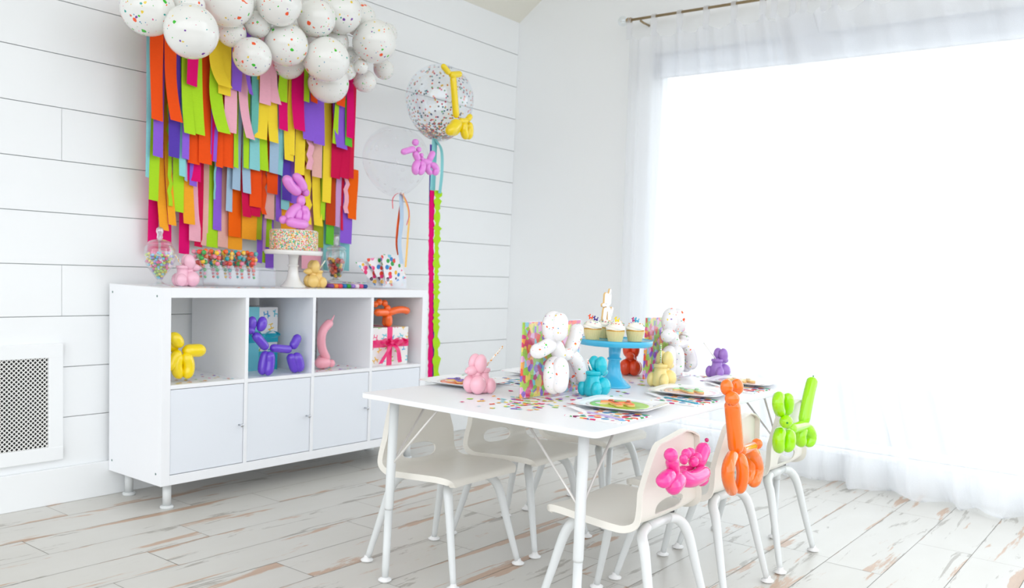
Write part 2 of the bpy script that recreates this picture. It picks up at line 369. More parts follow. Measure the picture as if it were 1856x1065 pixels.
def make_curtain(yt0, yt1, yb0, yb1, seed, label, dx):
    rnd = random.Random(seed); n = int(abs(yb1-yb0)*95); rows = 60
    ph = [rnd.uniform(0, 6.28) for _ in range(6)]
    ztop = ROD[1]-.075; mb = MB(); vs = []; fs = []
    root = thing('curtain', label, 'curtain', (ROD[0], (yb0+yb1)/2, 0), 0, 'sheer curtains over the window')
    for j in range(rows+1):
        v = j/rows
        for i in range(n+1):
            u = i/n; s_ = u*abs(yb1-yb0)
            y = (yt0+(yt1-yt0)*u)*(1-v)+(yb0+(yb1-yb0)*u)*v
            amp = .019+.013*v
            fold = math.sin(s_*34+ph[0]+1.5*math.sin(s_*5+ph[1])+.5*v)+.6*math.sin(s_*61+ph[2]+v*1.3)+.5*math.sin(s_*13+ph[3]+v)
            scal = abs(math.sin(u*math.pi*max(1, round(abs(yt1-yt0)/.15))))
            z = ztop-.042*scal*(1-v)**6; z = z+(.012-z)*v
            x = ROD[0]+dx*min(1, .25+v*5)+amp*fold*(.55+.45*v)
            if v > .93:                                  # fabric puddles on the floor
                q = (v-.93)/.07; x -= (.035+.03*math.sin(s_*21+ph[4])+.018*math.sin(s_*47+ph[5]))*math.sin(q*2.4)
                z = .012+(1-q)**1.5*(z-.012)*1.0+.014*math.sin(s_*39+ph[2])*math.sin(q*3.14)
                z = max(z, .006)
            vs.append((x, y+.008*math.cos(s_*34+ph[0]), z))
    for j in range(rows):
        for i in range(n): a = j*(n+1)+i; fs.append([a, a+1, a+n+2, a+n+1])
    mb.add(vs, fs, True); mb.build('curtain_panel', sheer, root)
    nt_ = max(2, round(abs(yt1-yt0)/.15))
    for i in range(nt_+1):
        y = yt0+(yt1-yt0)*i/nt_; w = .014
        p = MB(); pr = []
        R_ = .013
        for s_ in (-1, 1): pr.append([(ROD[0]+dx*.3+s_*R_, ztop-.01), (ROD[0]+s_*R_, ROD[1])])
        path = [(ROD[0]+dx*.25-.004, ztop-.03), (ROD[0]-R_, ROD[1]-.01)]+[(ROD[0]-R_*math.cos(a), ROD[1]+R_*math.sin(a)) for a in (0, .6, 1.2, 1.57, 2, 2.6, 3.14)]+[(ROD[0]+dx*.25+.004, ztop-.03)]
        vv = []
        for (x, z) in path: vv += [(x, y-w, z), (x, y+w, z)]
        p.add(vv, [[2*k, 2*k+1, 2*k+3, 2*k+2] for k in range(len(path)-1)], True)
        p.build('curtain_tab', sheer, root)
make_curtain(-.86, -1.95, -.90, -2.54, 3, 'sheer white tab-top curtain covering the left side of the window', 0)
make_curtain(-1.70, -4.3, -2.50, -4.75, 8, 'sheer white tab-top curtain covering the right side of the window', -.05)
rod = thing('curtain_rod', 'thin tan metal curtain rod with a clear ball end above the window', 'curtain rod', (ROD[0], -.8, ROD[1]))
MB().tube([(ROD[0], -.85, ROD[1]), (ROD[0], -4.6, ROD[1])], .0075, 12).build('rod', mat('antique_brass', 'A9936F', .4, metal=.5), rod)
MB().ball((ROD[0], -.815, ROD[1]), .028, 24, 16).build('finial', glassy('acrylic_ball', (.93, .95, .95), .15, .7), rod)
mb = MB()
for yy, r in ((-.842, .012), (-.85, .016), (-.858, .012), (-.866, .015)): mb.ball((ROD[0], yy, ROD[1]), (r, .006, r), 14, 8)
mb.build('finial_collar', MC['antique_brass'], rod)
for yy in (-.93, -4.4):
    MB().tube([(ROD[0], yy, ROD[1]-.012), (ROD[0]+.03, yy, ROD[1]-.016), (XR, yy, ROD[1]-.016)], .006, 8).build('bracket', MC['antique_brass'], rod)
# vent grille on the left wall
vg = thing('vent_grille', 'white framed air vent with a diagonal lattice grille low on the boarded wall', 'vent', (-.56, -.004, .404))
x0, x1, z0, z1 = -.94, -.182, .175, .634; fw = .055
mb = MB()
mb.box((x0, -.02, z0), (x1, 0, z0+fw), bev=.003); mb.box((x0, -.02, z1-fw), (x1, 0, z1), bev=.003)
mb.box((x0, -.0195, z0+.002), (x0+fw, 0, z1-.002), bev=.003); mb.box((x1-fw, -.0195, z0+.002), (x1, 0, z1-.002), bev=.003)
mb.build('frame', white_paint, vg)
MB().box((x0+.03, -.004, z0+.03), (x1-.03, -.0025, z1-.03)).build('dark_backing', mat('vent_dark', '14110F', .9), vg)
mb = MB(); ax0, ax1, az0, az1 = x0+fw-.002, x1-fw+.002, z0+fw-.002, z1-fw+.002; p = .0172; hw = .0018
for sgn, yy in ((1, -.0105), (-1, -.0090)):
    c = -2.0
    while c < 2.0:
        # line z = sgn*x + c ; clip
        pts = []
        xa, xb = ax0, ax1
        f_ = lambda x: sgn*x+c
        lo, hi = sorted(((az0-c)/sgn, (az1-c)/sgn)); xa = max(xa, lo); xb = min(xb, hi)
        if xb > xa+.001:
            d = Vector((1, 0, sgn)).normalized(); n_ = Vector((-d.z, 0, d.x))*hw
            a = Vector((xa, yy, f_(xa))); b = Vector((xb, yy, f_(xb))); t_ = Vector((0, .002, 0))
            mb.add([a-n_, b-n_, b+n_, a+n_, a-n_+t_, b-n_+t_, b+n_+t_, a+n_+t_], [[0, 1, 2, 3], [0, 4, 5, 1], [3, 2, 6, 7]])
        c += p
mb.build('lattice', mat('lattice_white', 'F4F3F0', .4), vg)
# ------------------------------------------------------------------ cabinet
CZ = .104; CH = .765; CW = 1.465; CY0, CY1 = -.409, -.022; TH = .038; th = .016; TOPZ = CZ+CH
cab = thing('storage_cabinet', 'long white cube cabinet on short legs with open cubbies above four doors', 'cabinet', (CW/2, -.215, 0))
bv = .0012
MB().box((0, CY0, CZ), (TH, CY1, TOPZ), bev=bv).build('side_panel', white_lam, cab)
sp2 = MB().box((CW-TH, CY0, CZ), (CW, CY1, TOPZ), bev=bv).build('side_panel', white_lam, cab)
MB().box((TH, CY0, TOPZ-TH), (CW-TH, CY1, TOPZ), bev=bv).build('top_panel', white_lam, cab)
MB().box((TH, CY0, CZ), (CW-TH, CY1, CZ+TH), bev=bv).build('bottom_panel', white_lam, cab)
sp1 = cab.children[0]
for y in (CY0+.035, CY1-.025):
    for z in (CZ+.02+.025, TOPZ-.033): MB().tube([(.001, y, z), (-.0008, y, z)], .0045, 10).build('screw_cap', mat('screw_cap_grey', '7C9490', .5), sp1)
cubx = []
SHZ = CZ+CH/2
for i in range(4):
    xa = TH+i*(.335+th); xb = xa+.335; cubx.append((xa, xb))
    if i < 3: MB().box((xb, CY0, CZ+TH), (xb+th, CY1, TOPZ-TH), bev=bv).build('divider', white_lam, cab)
    MB().box((xa, CY0, SHZ-th/2), (xb, CY1, SHZ+th/2), bev=bv).build('shelf', white_lam, cab)
    d = MB().box((xa+.0025, CY0+.004, CZ+TH+.0025), (xb-.0025, CY0+.02, SHZ-th/2-.0025), bev=.001).build('door', door_lam, cab)
    kx = xb-.022; kz = .305
    MB().tube([(kx, CY0+.004, kz), (kx, CY0-.008, kz), (kx, CY0-.018, kz)], [.0035, .0035, .0035], 12).ball((kx, CY0-.019, kz), (.0075, .004, .0075)).build('knob', chrome, d)
    MB().box((xa, CY0+.018, CZ+TH), (xb, CY0+.0195, SHZ-th/2)).build('gap_shadow', mat('gap_shade', 'C9D2D0', .7), d)  # thin grey sheet behind the door, its colour stands for shade in the gap
for x in (.06, CW-.06):
    for y in (CY0+.055, CY1-.05):
        l = MB().tube([(x, y, .012), (x, y, CZ-.006)], .0165, 18).build('leg', white_metal, cab)
        MB().lathe([(0, 0), (.026, 0), (.026, .008), (.022, .012), (.0165, .013)], (x, y, 0), 20).build('foot', white_metal, l)
        MB().tube([(x, y, CZ-.008), (x, y, CZ)], .0155, 18).build('leg_collar', dark_plug, l)
# ------------------------------------------------------------------ table
TZ = .595; tx0, tx1, ty0, ty1 = .025, 1.57, -2.335, -1.477
table = thing('party_table', 'low white rectangular childrens table set for a party', 'table', ((tx0+tx1)/2, (ty0+ty1)/2, 0))
bm = bmesh.new(); bmesh.ops.create_cube(bm, size=1)
for v in bm.verts: v.co = Vector((tx0 if v.co.x < 0 else tx1, ty0 if v.co.y < 0 else ty1, TZ-.016 if v.co.z < 0 else TZ))
ve = [e for e in bm.edges if abs(e.verts[0].co.z-e.verts[1].co.z) > .01]
bmesh.ops.bevel(bm, geom=ve, offset=.018, segments=6, affect='EDGES', profile=.5)
he = [e for e in bm.edges if abs(e.verts[0].co.z-e.verts[1].co.z) < .001 and len(e.link_faces) == 2 and any(len(f.verts) > 4 for f in e.link_faces)]
bmesh.ops.bevel(bm, geom=he, offset=.0025, segments=2, affect='EDGES', profile=.5)
bm.verts.index_update(); mb = MB().add([v.co.copy() for v in bm.verts], [[v.index for v in f.verts] for f in bm.faces]); bm.free()
mb.build('tabletop', white_lam, table)
for (fx, fy, sx_, sy_) in ((.081, -1.553, 1, -1), (.085, -2.262, 1, 1), (1.442, -2.285, -1, 1), (1.45, -1.53, -1, -1)):
    tx, ty = fx+.012*sx_, fy+.008*sy_
    P = lambda z: (fx+(tx-fx)*z/.58, fy+(ty-fy)*z/.58, z)
    l = MB().tube([P(.012), P(.05), P(.235)], [.0105, .0118, .0125], 18).tube([P(.232), P(.24), P(.579)], [.0135, .0145, .0145], 18).build('leg', white_metal, table)
    MB().lathe([(0, 0), (.012, 0), (.021, .006), (.021, .010), (.010, .017), (.0, .018)], (fx, fy, 0), 18).build('foot_glide', mat('glide_white', 'F6F6F6', .4), l)
    q = Vector(P(.37)); t1 = (tx+.17*sx_, ty, .579); t2 = (tx, ty+.19*sy_, .579)
    for tt in (t1, t2):
        a = q+(Vector(tt)-q).normalized()*.0
        MB().tube([q-Vector((0, 0, .012)), q+(Vector(tt)-q)*.06, tt], .0038, 8).build('brace', mat('brace_metal', 'DDD9D5', .3, metal=.3), l)
# ------------------------------------------------------------------ chairs
def make_chair():
    root = thing('school_chair', 'x', 'chair', (0, 0, 0), 0, 'white school chairs round the party table')
    # (y, z, half width)
    prof = [(.172, .316, .150), (.170, .330, .158), (.158, .339, .166), (.12, .343, .176), (.06, .340, .181), (0, .336, .183), (-.06, .332, .183), (-.092, .333, .181), (-.119, .347, .178), (-.129, .375, .173), (-.135, .42, .163), (-.140, .465, .150), (-.145, .51, .134), (-.149, .541, .121), (-.150, .552, .106)]
    NV = 66; NU = 26
    C = curve([(p[0], p[1], p[2]) for p in prof], 400)
    # arc length resample
    s_ = [0]
    for i in range(1, 400): s_.append(s_[-1]+math.hypot(C[i].x-C[i-1].x, C[i].y-C[i-1].y))
    T_ = s_[-1]; rows = []; j = 0
    for k in range(NV):
        q = T_*k/(NV-1)
        while j < 398 and s_[j+1] < q: j += 1
        rows.append((C[j].lerp(C[j+1], (q-s_[j])/max(1e-9, s_[j+1]-s_[j])), q))
    sh = min(q for c, q in rows if c.y > .366 and c.x < -.09)-.004      # arc position of the hand hole
    bm = bmesh.new(); G = []; fl = .017
    for k, (c, q) in enumerate(rows):
        a = rows[max(0, k-1)][0]; b = rows[min(NV-1, k+1)][0]; t = Vector((0, b.x-a.x, b.y-a.y)).normalized(); nrm = Vector((0, -t.z, t.y))  # below / behind
        if nrm.z > 0 and c.x > -.1: nrm = -nrm
        if c.x < -.12 and nrm.y > 0: nrm = -nrm
        seat = max(0, min(1, (c.y-.345)/.08)); row = []
        chev = max(0, (c.y-.465)/(.552-.465))*.026
        for i in range(-1, NU+2):
            u = max(-1, min(1, -1+2*i/NU)); x = u*c.z
            dish = (1-u*u)*.006
            p = Vector((x, c.x, c.y+chev*(1-abs(u)**1.3)))+nrm*dish*(1-seat)
            p += Vector((0, .018*u*u*seat, 0))            # back wraps forward at the sides
            if i in (-1, NU+1): p += nrm*fl+Vector((.004*(1 if u > 0 else -1), 0, 0))
            row.append(bm.verts.new(p))
        G.append(row)
    # lip along the top and front
    n0 = [bm.verts.new(v.co+Vector((0, -.017 if 0 < q < NU+2 else -.001, -.002))) for q, v in enumerate(G[-1])]; G.append(n0)
    hole = {}
    for k, (c, q) in enumerate(rows):
        for i in range(NU+1):
            u = -1+2*i/NU; hole[(k, i)] = (u*c.z, q-sh)
    hx, hy = .080, .026
    def sq(a, b): return (abs(a)/hx)**2.6+(abs(b)/hy)**2.6
    kill = set()
    for k in range(NV-1):
        for i in range(NU):
            cx_ = sum(hole[z][0] for z in ((k, i), (k+1, i), (k, i+1), (k+1, i+1)))/4; cy_ = (hole[(k, i)][1]+hole[(k+1, i)][1])/2
            if sq(cx_, cy_) < 1: kill.add((k, i))
    bnd = set()
    for (k, i) in kill:
        for a in ((k, i), (k+1, i), (k, i+1), (k+1, i+1)):
            cells = [(a[0]-1, a[1]-1), (a[0]-1, a[1]), (a[0], a[1]-1), (a[0], a[1])]
            if any(c not in kill for c in cells): bnd.add(a)
    newpos = {}
    for a in bnd:
        x, y = hole[a]; s1 = sq(x, y)**(1/2.6); nx, ny = x/s1, y/s1
        # map back: nx -> position along u at arc q
        q = ny+sh; kk = q/T_*(NV-1); k0 = int(kk); fr = kk-k0; c = rows[k0][0].lerp(rows[min(k0+1, NV-1)][0], fr)
        u = nx/c.z; seat = max(0, min(1, (c.y-.345)/.08))
        va = G[a[0]][a[1]+1]; ref = rows[a[0]][0]
        newpos[va] = Vector((nx, c.x+.018*u*u*seat, c.y+max(0, (c.y-.465)/(.087))*.026))
    for v, p in newpos.items(): v.co = p
    for k in range(len(G)-1):
        for i in range(NU+2):
            if k < NV-1 and (k, i-1) in kill and 0 <= i-1 < NU: continue
            bm.faces.new([G[k][i], G[k][i+1], G[k+1][i+1], G[k+1][i]])
    bmesh.ops.remove_doubles(bm, verts=bm.verts, dist=1e-6)
    bmesh.ops.recalc_face_normals(bm, faces=bm.faces)
    bm.verts.index_update(); mb = MB().add([v.co.copy() for v in bm.verts], [[v.index for v in f.verts] for f in bm.faces], True); bm.free()
    sh_o = mb.build('seat_shell', shell_mat, root)
    md = sh_o.modifiers.new('thick', 'SOLIDIFY'); md.thickness = .0045; md.offset = 0
    es = sh_o.modifiers.new('es', 'EDGE_SPLIT'); es.split_angle = math.radians(50)
    # frame bars and legs
    for sy in (-1, 1):
        yt = -.095 if sy < 0 else .095; zt = .308
        MB().tube([(-.062, yt, zt), (.062, yt, zt)], .0145, 14).build('cross_bar', white_metal, root)
        for sx_ in (-1, 1):
            foot = Vector((sx_*.163, sy*.19, .016)); el = Vector((sx_*.127, yt+sy*.033, .255)); bend = Vector((sx_*.106, yt+sy*.010, .296)); top = Vector((sx_*.060, yt, zt))
            path = curve([foot, foot.lerp(el, .5), el, bend, top], 26)
            rr = [.0098+.0052*min(1, i/14) for i in range(26)]
            l = MB().tube(path, rr, 14).build('leg', white_metal, root)
            MB().lathe([(0, 0), (.011, 0), (.0205, .004), (.0215, .008), (.011, .014), (.009, .022), (0, .022)], (foot.x+sx_*.002, foot.y+sy*.002, 0), 18).build('foot_glide', MC['glide_white'], l)
    for sx_ in (-1, 1):
        r = MB().box((sx_*.105-.012, -.085, .310), (sx_*.105+.012, .105, .326), bev=.003).build('seat_bracket', grey_metal, root)
        MB().box((sx_*.105-.009, -.088, .312), (sx_*.105+.009, -.085, .324)).build('bracket_plug', dark_plug, r)
    return root
chair0 = make_chair()
spots = [(.3375, -2.262, 0, 'white school chair at the near table side with a pink balloon animal on its back'),
         (.7805, -2.262, 0, 'white school chair at the near table side with an orange balloon giraffe on its back'),
         (1.2255, -2.262, 0, 'white school chair at the near table side with a lime balloon dog on its back'),
         (.3385, -1.565, math.pi, 'white school chair at the cabinet side, just behind the left table leg'),
         (.7650, -1.565, math.pi, 'white school chair in the middle of the cabinet side of the table'),
         (1.2350, -1.565, math.pi, 'white school chair on the cabinet side of the table, nearest the curtained window')]
for i, (x, y, r, lb) in enumerate(spots):
    c = chair0 if i == 0 else copy_tree(chair0)
    c.location = (x, y, 0); c.rotation_euler = (0, 0, r); c['label'] = lb
#PART2
# ------------------------------------------------------------------ balloon animals
def animal(label, cat, Y, segs, m, group=None, name='balloon_dog', k=1.0, base=None, tip=None):
    """segs: (part, [(px, py, dy)...], radius in photo pixels at that depth) unprojected onto the real plane y=Y"""
    P = []
    for s_ in segs:
        pts = [ony(q[0], q[1], Y+(q[2] if len(q) > 2 else 0)) for q in s_[1]]
        P.append((s_[0], pts, s_[2]*dep(pts[0])/FPX*k, s_[3] if len(s_) > 3 else None))
    lo = min((p for q in P for p in q[1]), key=lambda v: v.z)
    cx_ = sum(q[1][0].x for q in P)/len(P); r = thing(name, label, cat, base or (cx_, Y, lo.z), 0, group)
    for n_, pts, rad, fl in P:
        if fl == 'ball': o = MB().ball(pts[0], rad, 20, 14).build(n_, m, r)
        else: o = MB().sausage(pts, rad, r2=(fl*dep(pts[0])/FPX if fl else None)).build(n_, m, r)
    return r
LX = {k: latex(k, v) for k, v in dict(hotpink='F2389A', orange='FF7A14', lime='A6EE00', purple='6A3FD0', yellow='FFE000', blush='F7A8B8', tang='FF6A14', orchid='EE8FE6', dpink='C0106A').items()}
Yc = -2.475
a = animal('hot pink dog-shaped balloon with beaded neck tied behind the nearest white chair', 'balloon animal', Yc, [
  ('head', [(1216, 824, -.03)], 13, 'ball'), ('neck', [(1217, 828, -.02), (1222, 861, -.01)], 12.5),
  ('ear', [(1238, 823, .0), (1240, 841, 0)], 8), ('mane_bubble', [(1244, 822)], 9.6, 'ball'), ('mane_bubble', [(1251, 820, .01)], 9.6, 'ball'), ('mane_bubble', [(1257, 836, -.012)], 9.8, 'ball'), ('mane_bubble', [(1263, 828, -.005)], 9.2, 'ball'),
  ('front_leg', [(1218, 859, -.015), (1206, 868, -.022), (1197, 882, -.018)], 14.5), ('front_leg', [(1231, 864, -.02), (1224, 876, -.032), (1210, 889, -.028)], 16),
  ('body', [(1229, 858, 0), (1252, 868, -.02), (1280, 851, -.01)], 15.5), ('body', [(1234, 852, .02), (1262, 848, .02)], 9),
  ('tail', [(1262, 846, .0), (1279, 803, .0)], 14), ('hind_leg', [(1276, 856, .01), (1266, 878, .01)], 14)], LX['hotpink'])
MB().ball(ony(1281, 797, Yc), (.006, .006, .006)).build('knot', LX['dpink'], a)
a = animal('tall orange giraffe-shaped balloon hanging behind the middle chair', 'balloon animal', Yc, [
  ('ear', [(1320, 689, -.01), (1317, 701, -.01), (1320, 714, -.01)], 11.5), ('ear', [(1333, 689, -.01), (1336, 701, -.01), (1333, 714, -.01)], 11.5),
  ('muzzle', [(1327, 722, -.03)], 13.5, 'ball'), ('neck', [(1326, 722, 0), (1335, 822, 0)], 14.5),
  ('front_leg', [(1330, 822, -.01), (1319, 856, -.03), (1329, 892, -.01)], 11.5), ('front_leg', [(1337, 822, -.015), (1346, 856, -.03), (1338, 892, -.01)], 11.5),
  ('body', [(1342, 817, 0), (1366, 808, .03)], 9.5), ('tail', [(1372, 804, .04)], 10, 'ball'),
  ('hind_leg', [(1359, 814, .02), (1372, 845, .03), (1363, 878, .02)], 12.5), ('hind_leg', [(1354, 812, .03), (1360, 845, .04), (1356, 874, .03)], 10)], LX['orange'])
MB().ball(ony(1322, 733, Yc-.045), .003).build('knot', mat('dark_knot_orange', 'C8500C', .4), a)
a = animal('lime green dog-shaped balloon with long upright tail behind the farthest chair', 'balloon animal', -2.465, [
  ('ear', [(1414, 714, 0), (1410, 731, -.01), (1416, 750, 0)], 10.5), ('ear', [(1424, 713, -.01), (1429, 731, -.015), (1424, 750, 0)], 10.5),
  ('muzzle', [(1424, 752, -.02), (1425, 775, -.03)], 12), ('front_leg', [(1417, 777, 0), (1411, 797, -.005), (1414, 817, 0)], 11), ('front_leg', [(1426, 778, -.01), (1431, 798, -.02), (1423, 818, -.01)], 11.5),
  ('body', [(1432, 777, 0), (1462, 769, .01)], 10), ('tail', [(1456, 771, .01), (1465, 720, .01), (1474, 684, .01)], 10.5),
  ('hind_leg', [(1459, 771, .01), (1450, 790, .015), (1456, 806, .01)], 11), ('hind_leg', [(1461, 771, .005), (1470, 790, 0), (1462, 806, .005)], 10.5)], LX['lime'])
mb = MB(); mb.tube([ony(1473.6, 686, -2.455), ony(1474.3, 680, -2.455)], [.003, .002]); mb.build('tail_knot', mat('dark_knot_lime', '2F9A1C', .4), a)
MB().ball(ony(1427, 766, -2.518), .0035).build('nose_knot', MC['dark_knot_lime'], a)
# cabinet cubbies
animal('yellow dog-shaped balloon in the leftmost cubby of the white cabinet', 'balloon animal', -.35, [
  ('ear', [(326, 630), (320, 616), (308, 606)], 12), ('ear', [(322, 632, .03), (310, 626, .03), (300, 616, .03)], 11), ('muzzle', [(331, 636), (372, 634)], 13), ('neck', [(327, 636), (314, 652), (306, 672)], 10),
  ('hind_leg', [(328, 640), (320, 662), (328, 685)], 11), ('hind_leg', [(333, 640, -.01), (342, 662, -.01), (335, 685, -.01)], 11.5)], LX['yellow'], k=.95)
animal('purple balloon dog standing in the second cubby before a wrapped gift', 'balloon animal', -.365, [
  ('ear', [(462, 576), (457, 584), (459, 598)], 8.5), ('ear', [(472, 575, -.01), (475, 586, -.01), (468, 599, -.01)], 9.5), ('muzzle', [(461, 600), (448, 597)], 7.5), ('neck', [(460, 604), (484, 632)], 8.8),
  ('front_leg', [(484, 636), (477, 657), (476, 679)], 9), ('front_leg', [(488, 637, -.02), (489, 657, -.02), (484, 680, -.02)], 9.5), ('body', [(490, 630), (528, 633)], 8),
  ('tail', [(529, 632), (542, 606)], 8.5), ('hind_leg', [(527, 640), (530, 657), (537, 674)], 9), ('hind_leg', [(534, 640, -.01), (541, 656, -.01), (542, 674, -.01)], 10.5)], LX['purple'], k=.97)
a = animal('pale pink long-necked balloon animal in the third cubby', 'balloon animal', -.33, [
  ('neck', [(601, 581), (585, 600), (583, 628), (594, 654)], 8), ('body', [(598, 656), (572, 658)], 10.5), ('tail', [(600, 658)], 7.5, 'ball'), ('wing', [(594, 650, .02), (576, 650, .02)], 8)], LX['blush'])
MB().tube([ony(600, 583, -.33), ony(606, 571, -.33)], [.006, .002]).build('beak', LX['blush'], a)
animal('orange twisted balloon animal perched on the gift in the right cubby', 'balloon animal', -.35, [
  ('bead', [(680, 551)], 6, 'ball'), ('bead', [(687, 547)], 6.2, 'ball'), ('bead', [(697, 549)], 6, 'ball'), ('bead', [(702, 558)], 6.3, 'ball'), ('body', [(704, 566), (679, 566)], 7), ('tail', [(702, 568), (724, 561), (741, 565)], 7), ('leg', [(704, 568), (704, 592)], 7.5), ('leg', [(700, 568, .02), (698, 591, .02)], 6.5)], LX['tang'])
animal('pink balloon dog sitting on the sprinkle cake', 'balloon animal', -.215, [
  ('ear', [(545, 350), (526, 336), (520, 317)], 9.5), ('ear', [(551, 347, -.01), (545, 330, -.01), (532, 316, -.01)], 8.5), ('muzzle', [(549, 350), (559, 347)], 7.5), ('neck', [(546, 353), (545, 374)], 8),
  ('front_leg', [(545, 373), (529, 384), (523, 402)], 8.5), ('front_leg', [(547, 374, -.01), (554, 388, -.01), (549, 404, -.01)], 8.5), ('body', [(541, 376), (538, 402)], 8.5), ('tail', [(513, 398)], 7.5, 'ball'),
  ('hind_leg', [(519, 399, -.02), (538, 405, -.035), (557, 406, -.02)], 8.8), ('hind_leg', [(519, 402, .01), (540, 402, .02), (556, 401, .01)], 8)], LX['orchid'])
# ------------------------------------------------------------------ gifts
DOGC = ['2F9FD8', '8FD060', 'F4C63A', 'F0508A', '5FC8D8']
def dogprint(name):
    """white wrapping paper printed with small coloured dog shapes"""
    m, t, b = newmat(name); b.inputs['Roughness'].default_value = .4
    tc = N(t, 'ShaderNodeTexCoord'); sp = N(t, 'ShaderNodeSeparateXYZ'); L(t, tc.outputs['Object'], sp.inputs[0])
    su = mathn(t, 'ADD', sp.outputs[0], sp.outputs[1]); sv = sp.outputs[2]
    cell = .056
    row = mathn(t, 'FLOOR', mathn(t, 'DIVIDE', sv, cell)); off = mathn(t, 'MULTIPLY', mathn(t, 'MODULO', mathn(t, 'ABSOLUTE', row), 2), .5)
    uu = mathn(t, 'ADD', mathn(t, 'DIVIDE', su, cell), off)
    fu = mathn(t, 'SUBTRACT', mathn(t, 'FRACT', uu), .5); fv = mathn(t, 'SUBTRACT', mathn(t, 'FRACT', mathn(t, 'DIVIDE', sv, cell)), .5)
    wn0 = N(t, 'ShaderNodeTexWhiteNoise', noise_dimensions='2D'); cb0 = N(t, 'ShaderNodeCombineXYZ'); L(t, mathn(t, 'FLOOR', uu), cb0.inputs[0]); L(t, mathn(t, 'ADD', row, 7.3), cb0.inputs[1]); L(t, cb0.outputs[0], wn0.inputs['Vector'])
    ang = mathn(t, 'MULTIPLY', wn0.outputs['Value'], 6.283); cs, sn = mathn(t, 'COSINE', ang), mathn(t, 'SINE', ang)
    gu = mathn(t, 'ADD', mathn(t, 'MULTIPLY', fu, cs), mathn(t, 'MULTIPLY', fv, sn)); gv = mathn(t, 'SUBTRACT', mathn(t, 'MULTIPLY', fv, cs), mathn(t, 'MULTIPLY', fu, sn)); fu, fv = gu, gv
    def rect(cx_, cy_, hw, hh): return mathn(t, 'MULTIPLY', mathn(t, 'LESS_THAN', mathn(t, 'ABSOLUTE', mathn(t, 'SUBTRACT', fu, cx_)), hw), mathn(t, 'LESS_THAN', mathn(t, 'ABSOLUTE', mathn(t, 'SUBTRACT', fv, cy_)), hh))
    sh = rect(0, 0, .2, .045)
    for q in ((-.17, -.13, .05, .11), (.17, -.13, .05, .11), (-.17, .1, .05, .1), (-.24, .2, .11, .055), (-.14, .29, .04, .07), (.21, .1, .03, .09)): sh = mathn(t, 'MAXIMUM', sh, rect(*q))
    wn = N(t, 'ShaderNodeTexWhiteNoise', noise_dimensions='2D'); cb = N(t, 'ShaderNodeCombineXYZ'); L(t, mathn(t, 'FLOOR', uu), cb.inputs[0]); L(t, row, cb.inputs[1]); L(t, cb.outputs[0], wn.inputs['Vector'])
    cr = N(t, 'ShaderNodeValToRGB'); cr.color_ramp.interpolation = 'CONSTANT'; e = cr.color_ramp.elements
    for i, c in enumerate(DOGC):
        q = e[i] if i < 2 else e.new(i/5); q.position = i/5; q.color = lin(c)
    L(t, wn.outputs['Value'], cr.inputs[0]); L(t, mixc(t, sh, lin('F4F3F1'), cr.outputs[0]), b.inputs['Base Color']); return m
dogp = dogprint('dog_print_paper')
SHT = SHZ+th/2
teal_r = mat('satin_aqua', '1FB9CE', .3, .5, .2); pink_r = mat('satin_pink', 'F5227A', .3, .5, .2); aqua_r = mat('satin_pale_aqua', '79D6E2', .3, .5, .2)
def bow(parent, c, s, m, droop=True):
    c = Vector(c)
    for sg in (-1, 1):
        p = curve([c, c+Vector((sg*.5*s, -.25*s, .32*s)), c+Vector((sg*.95*s, -.3*s, .1*s)), c+Vector((sg*.55*s, -.2*s, -.12*s)), c], 16)
        mb = MB(); vs = []
        for i, q in enumerate(p):
            w = .18*s*(.35+.65*math.sin(math.pi*i/15)); vs += [q+Vector((0, -w, 0)), q+Vector((0, w, 0))]
        mb.add(vs, [[2*i, 2*i+1, 2*i+3, 2*i+2] for i in range(15)], True); mb.build('bow_loop', m, parent)
        if droop:
            p = curve([c, c+Vector((sg*.35*s, -.22*s, -.35*s)), c+Vector((sg*(.62 if sg > 0 else .95)*s, -.2*s, -1.15*s))], 10); vs = []
            for i, q in enumerate(p): vs += [q+Vector((-.16*s, .02*s*math.sin(i), 0)), q+Vector((.16*s, 0, .03*s))]
            MB().add(vs, [[2*i, 2*i+1, 2*i+3, 2*i+2] for i in range(9)], True).build('bow_tail', m, parent)
    MB().ball(c+Vector((0, -.08*s, 0)), (.14*s, .12*s, .12*s)).build('bow_knot', m, parent)
g = thing('gift_box', 'tall gift in dog-print paper with aqua ribbons in the second cubby', 'gift', (.58, -.13, SHT))
gx0, gx1, gy0, gy1, gh = .470, .692, -.205, -.06, .283
MB().box((gx0, gy0, SHT), (gx1, gy1, SHT+gh), bev=.002).build('box', dogp, g)
MB().box((.530, gy0-.0015, SHT), (.590, gy1+.001, SHT+gh+.0015)).build('vertical_ribbon', aqua_r, g)
MB().box((gx0-.001, gy0-.0025, SHT+.125), (gx1+.001, gy1+.001, SHT+.165)).build('horizontal_ribbon', teal_r, g)
MB().box((gx0-.0005, gy0-.0012, SHT), (gx1+.0005, gy1+.0005, SHT+.085)).build('tissue_band', teal_r, g)
bow(g, (.60, gy0-.012, SHT+.155), .075, teal_r, False)
g = thing('gift_box', 'small gift in dog-print paper tied with a hot pink ribbon in the right cubby', 'gift', (1.24, -.26, SHT))
gx0, gx1, gy0, gy1, gh = 1.105, 1.375, -.365, -.16, .187
MB().box((gx0, gy0, SHT), (gx1, gy1, SHT+gh), bev=.002).build('box', dogp, g)
MB().box((1.228, gy0-.0015, SHT), (1.262, gy1+.0015, SHT+gh+.0015)).build('vertical_ribbon', pink_r, g)
MB().box((gx0-.0015, gy0-.002, SHT+.090), (gx1+.0015, gy1+.0015, SHT+.126)).build('horizontal_ribbon', pink_r, g)
bow(g, (1.245, gy0-.008, SHT+.11), .085, pink_r)
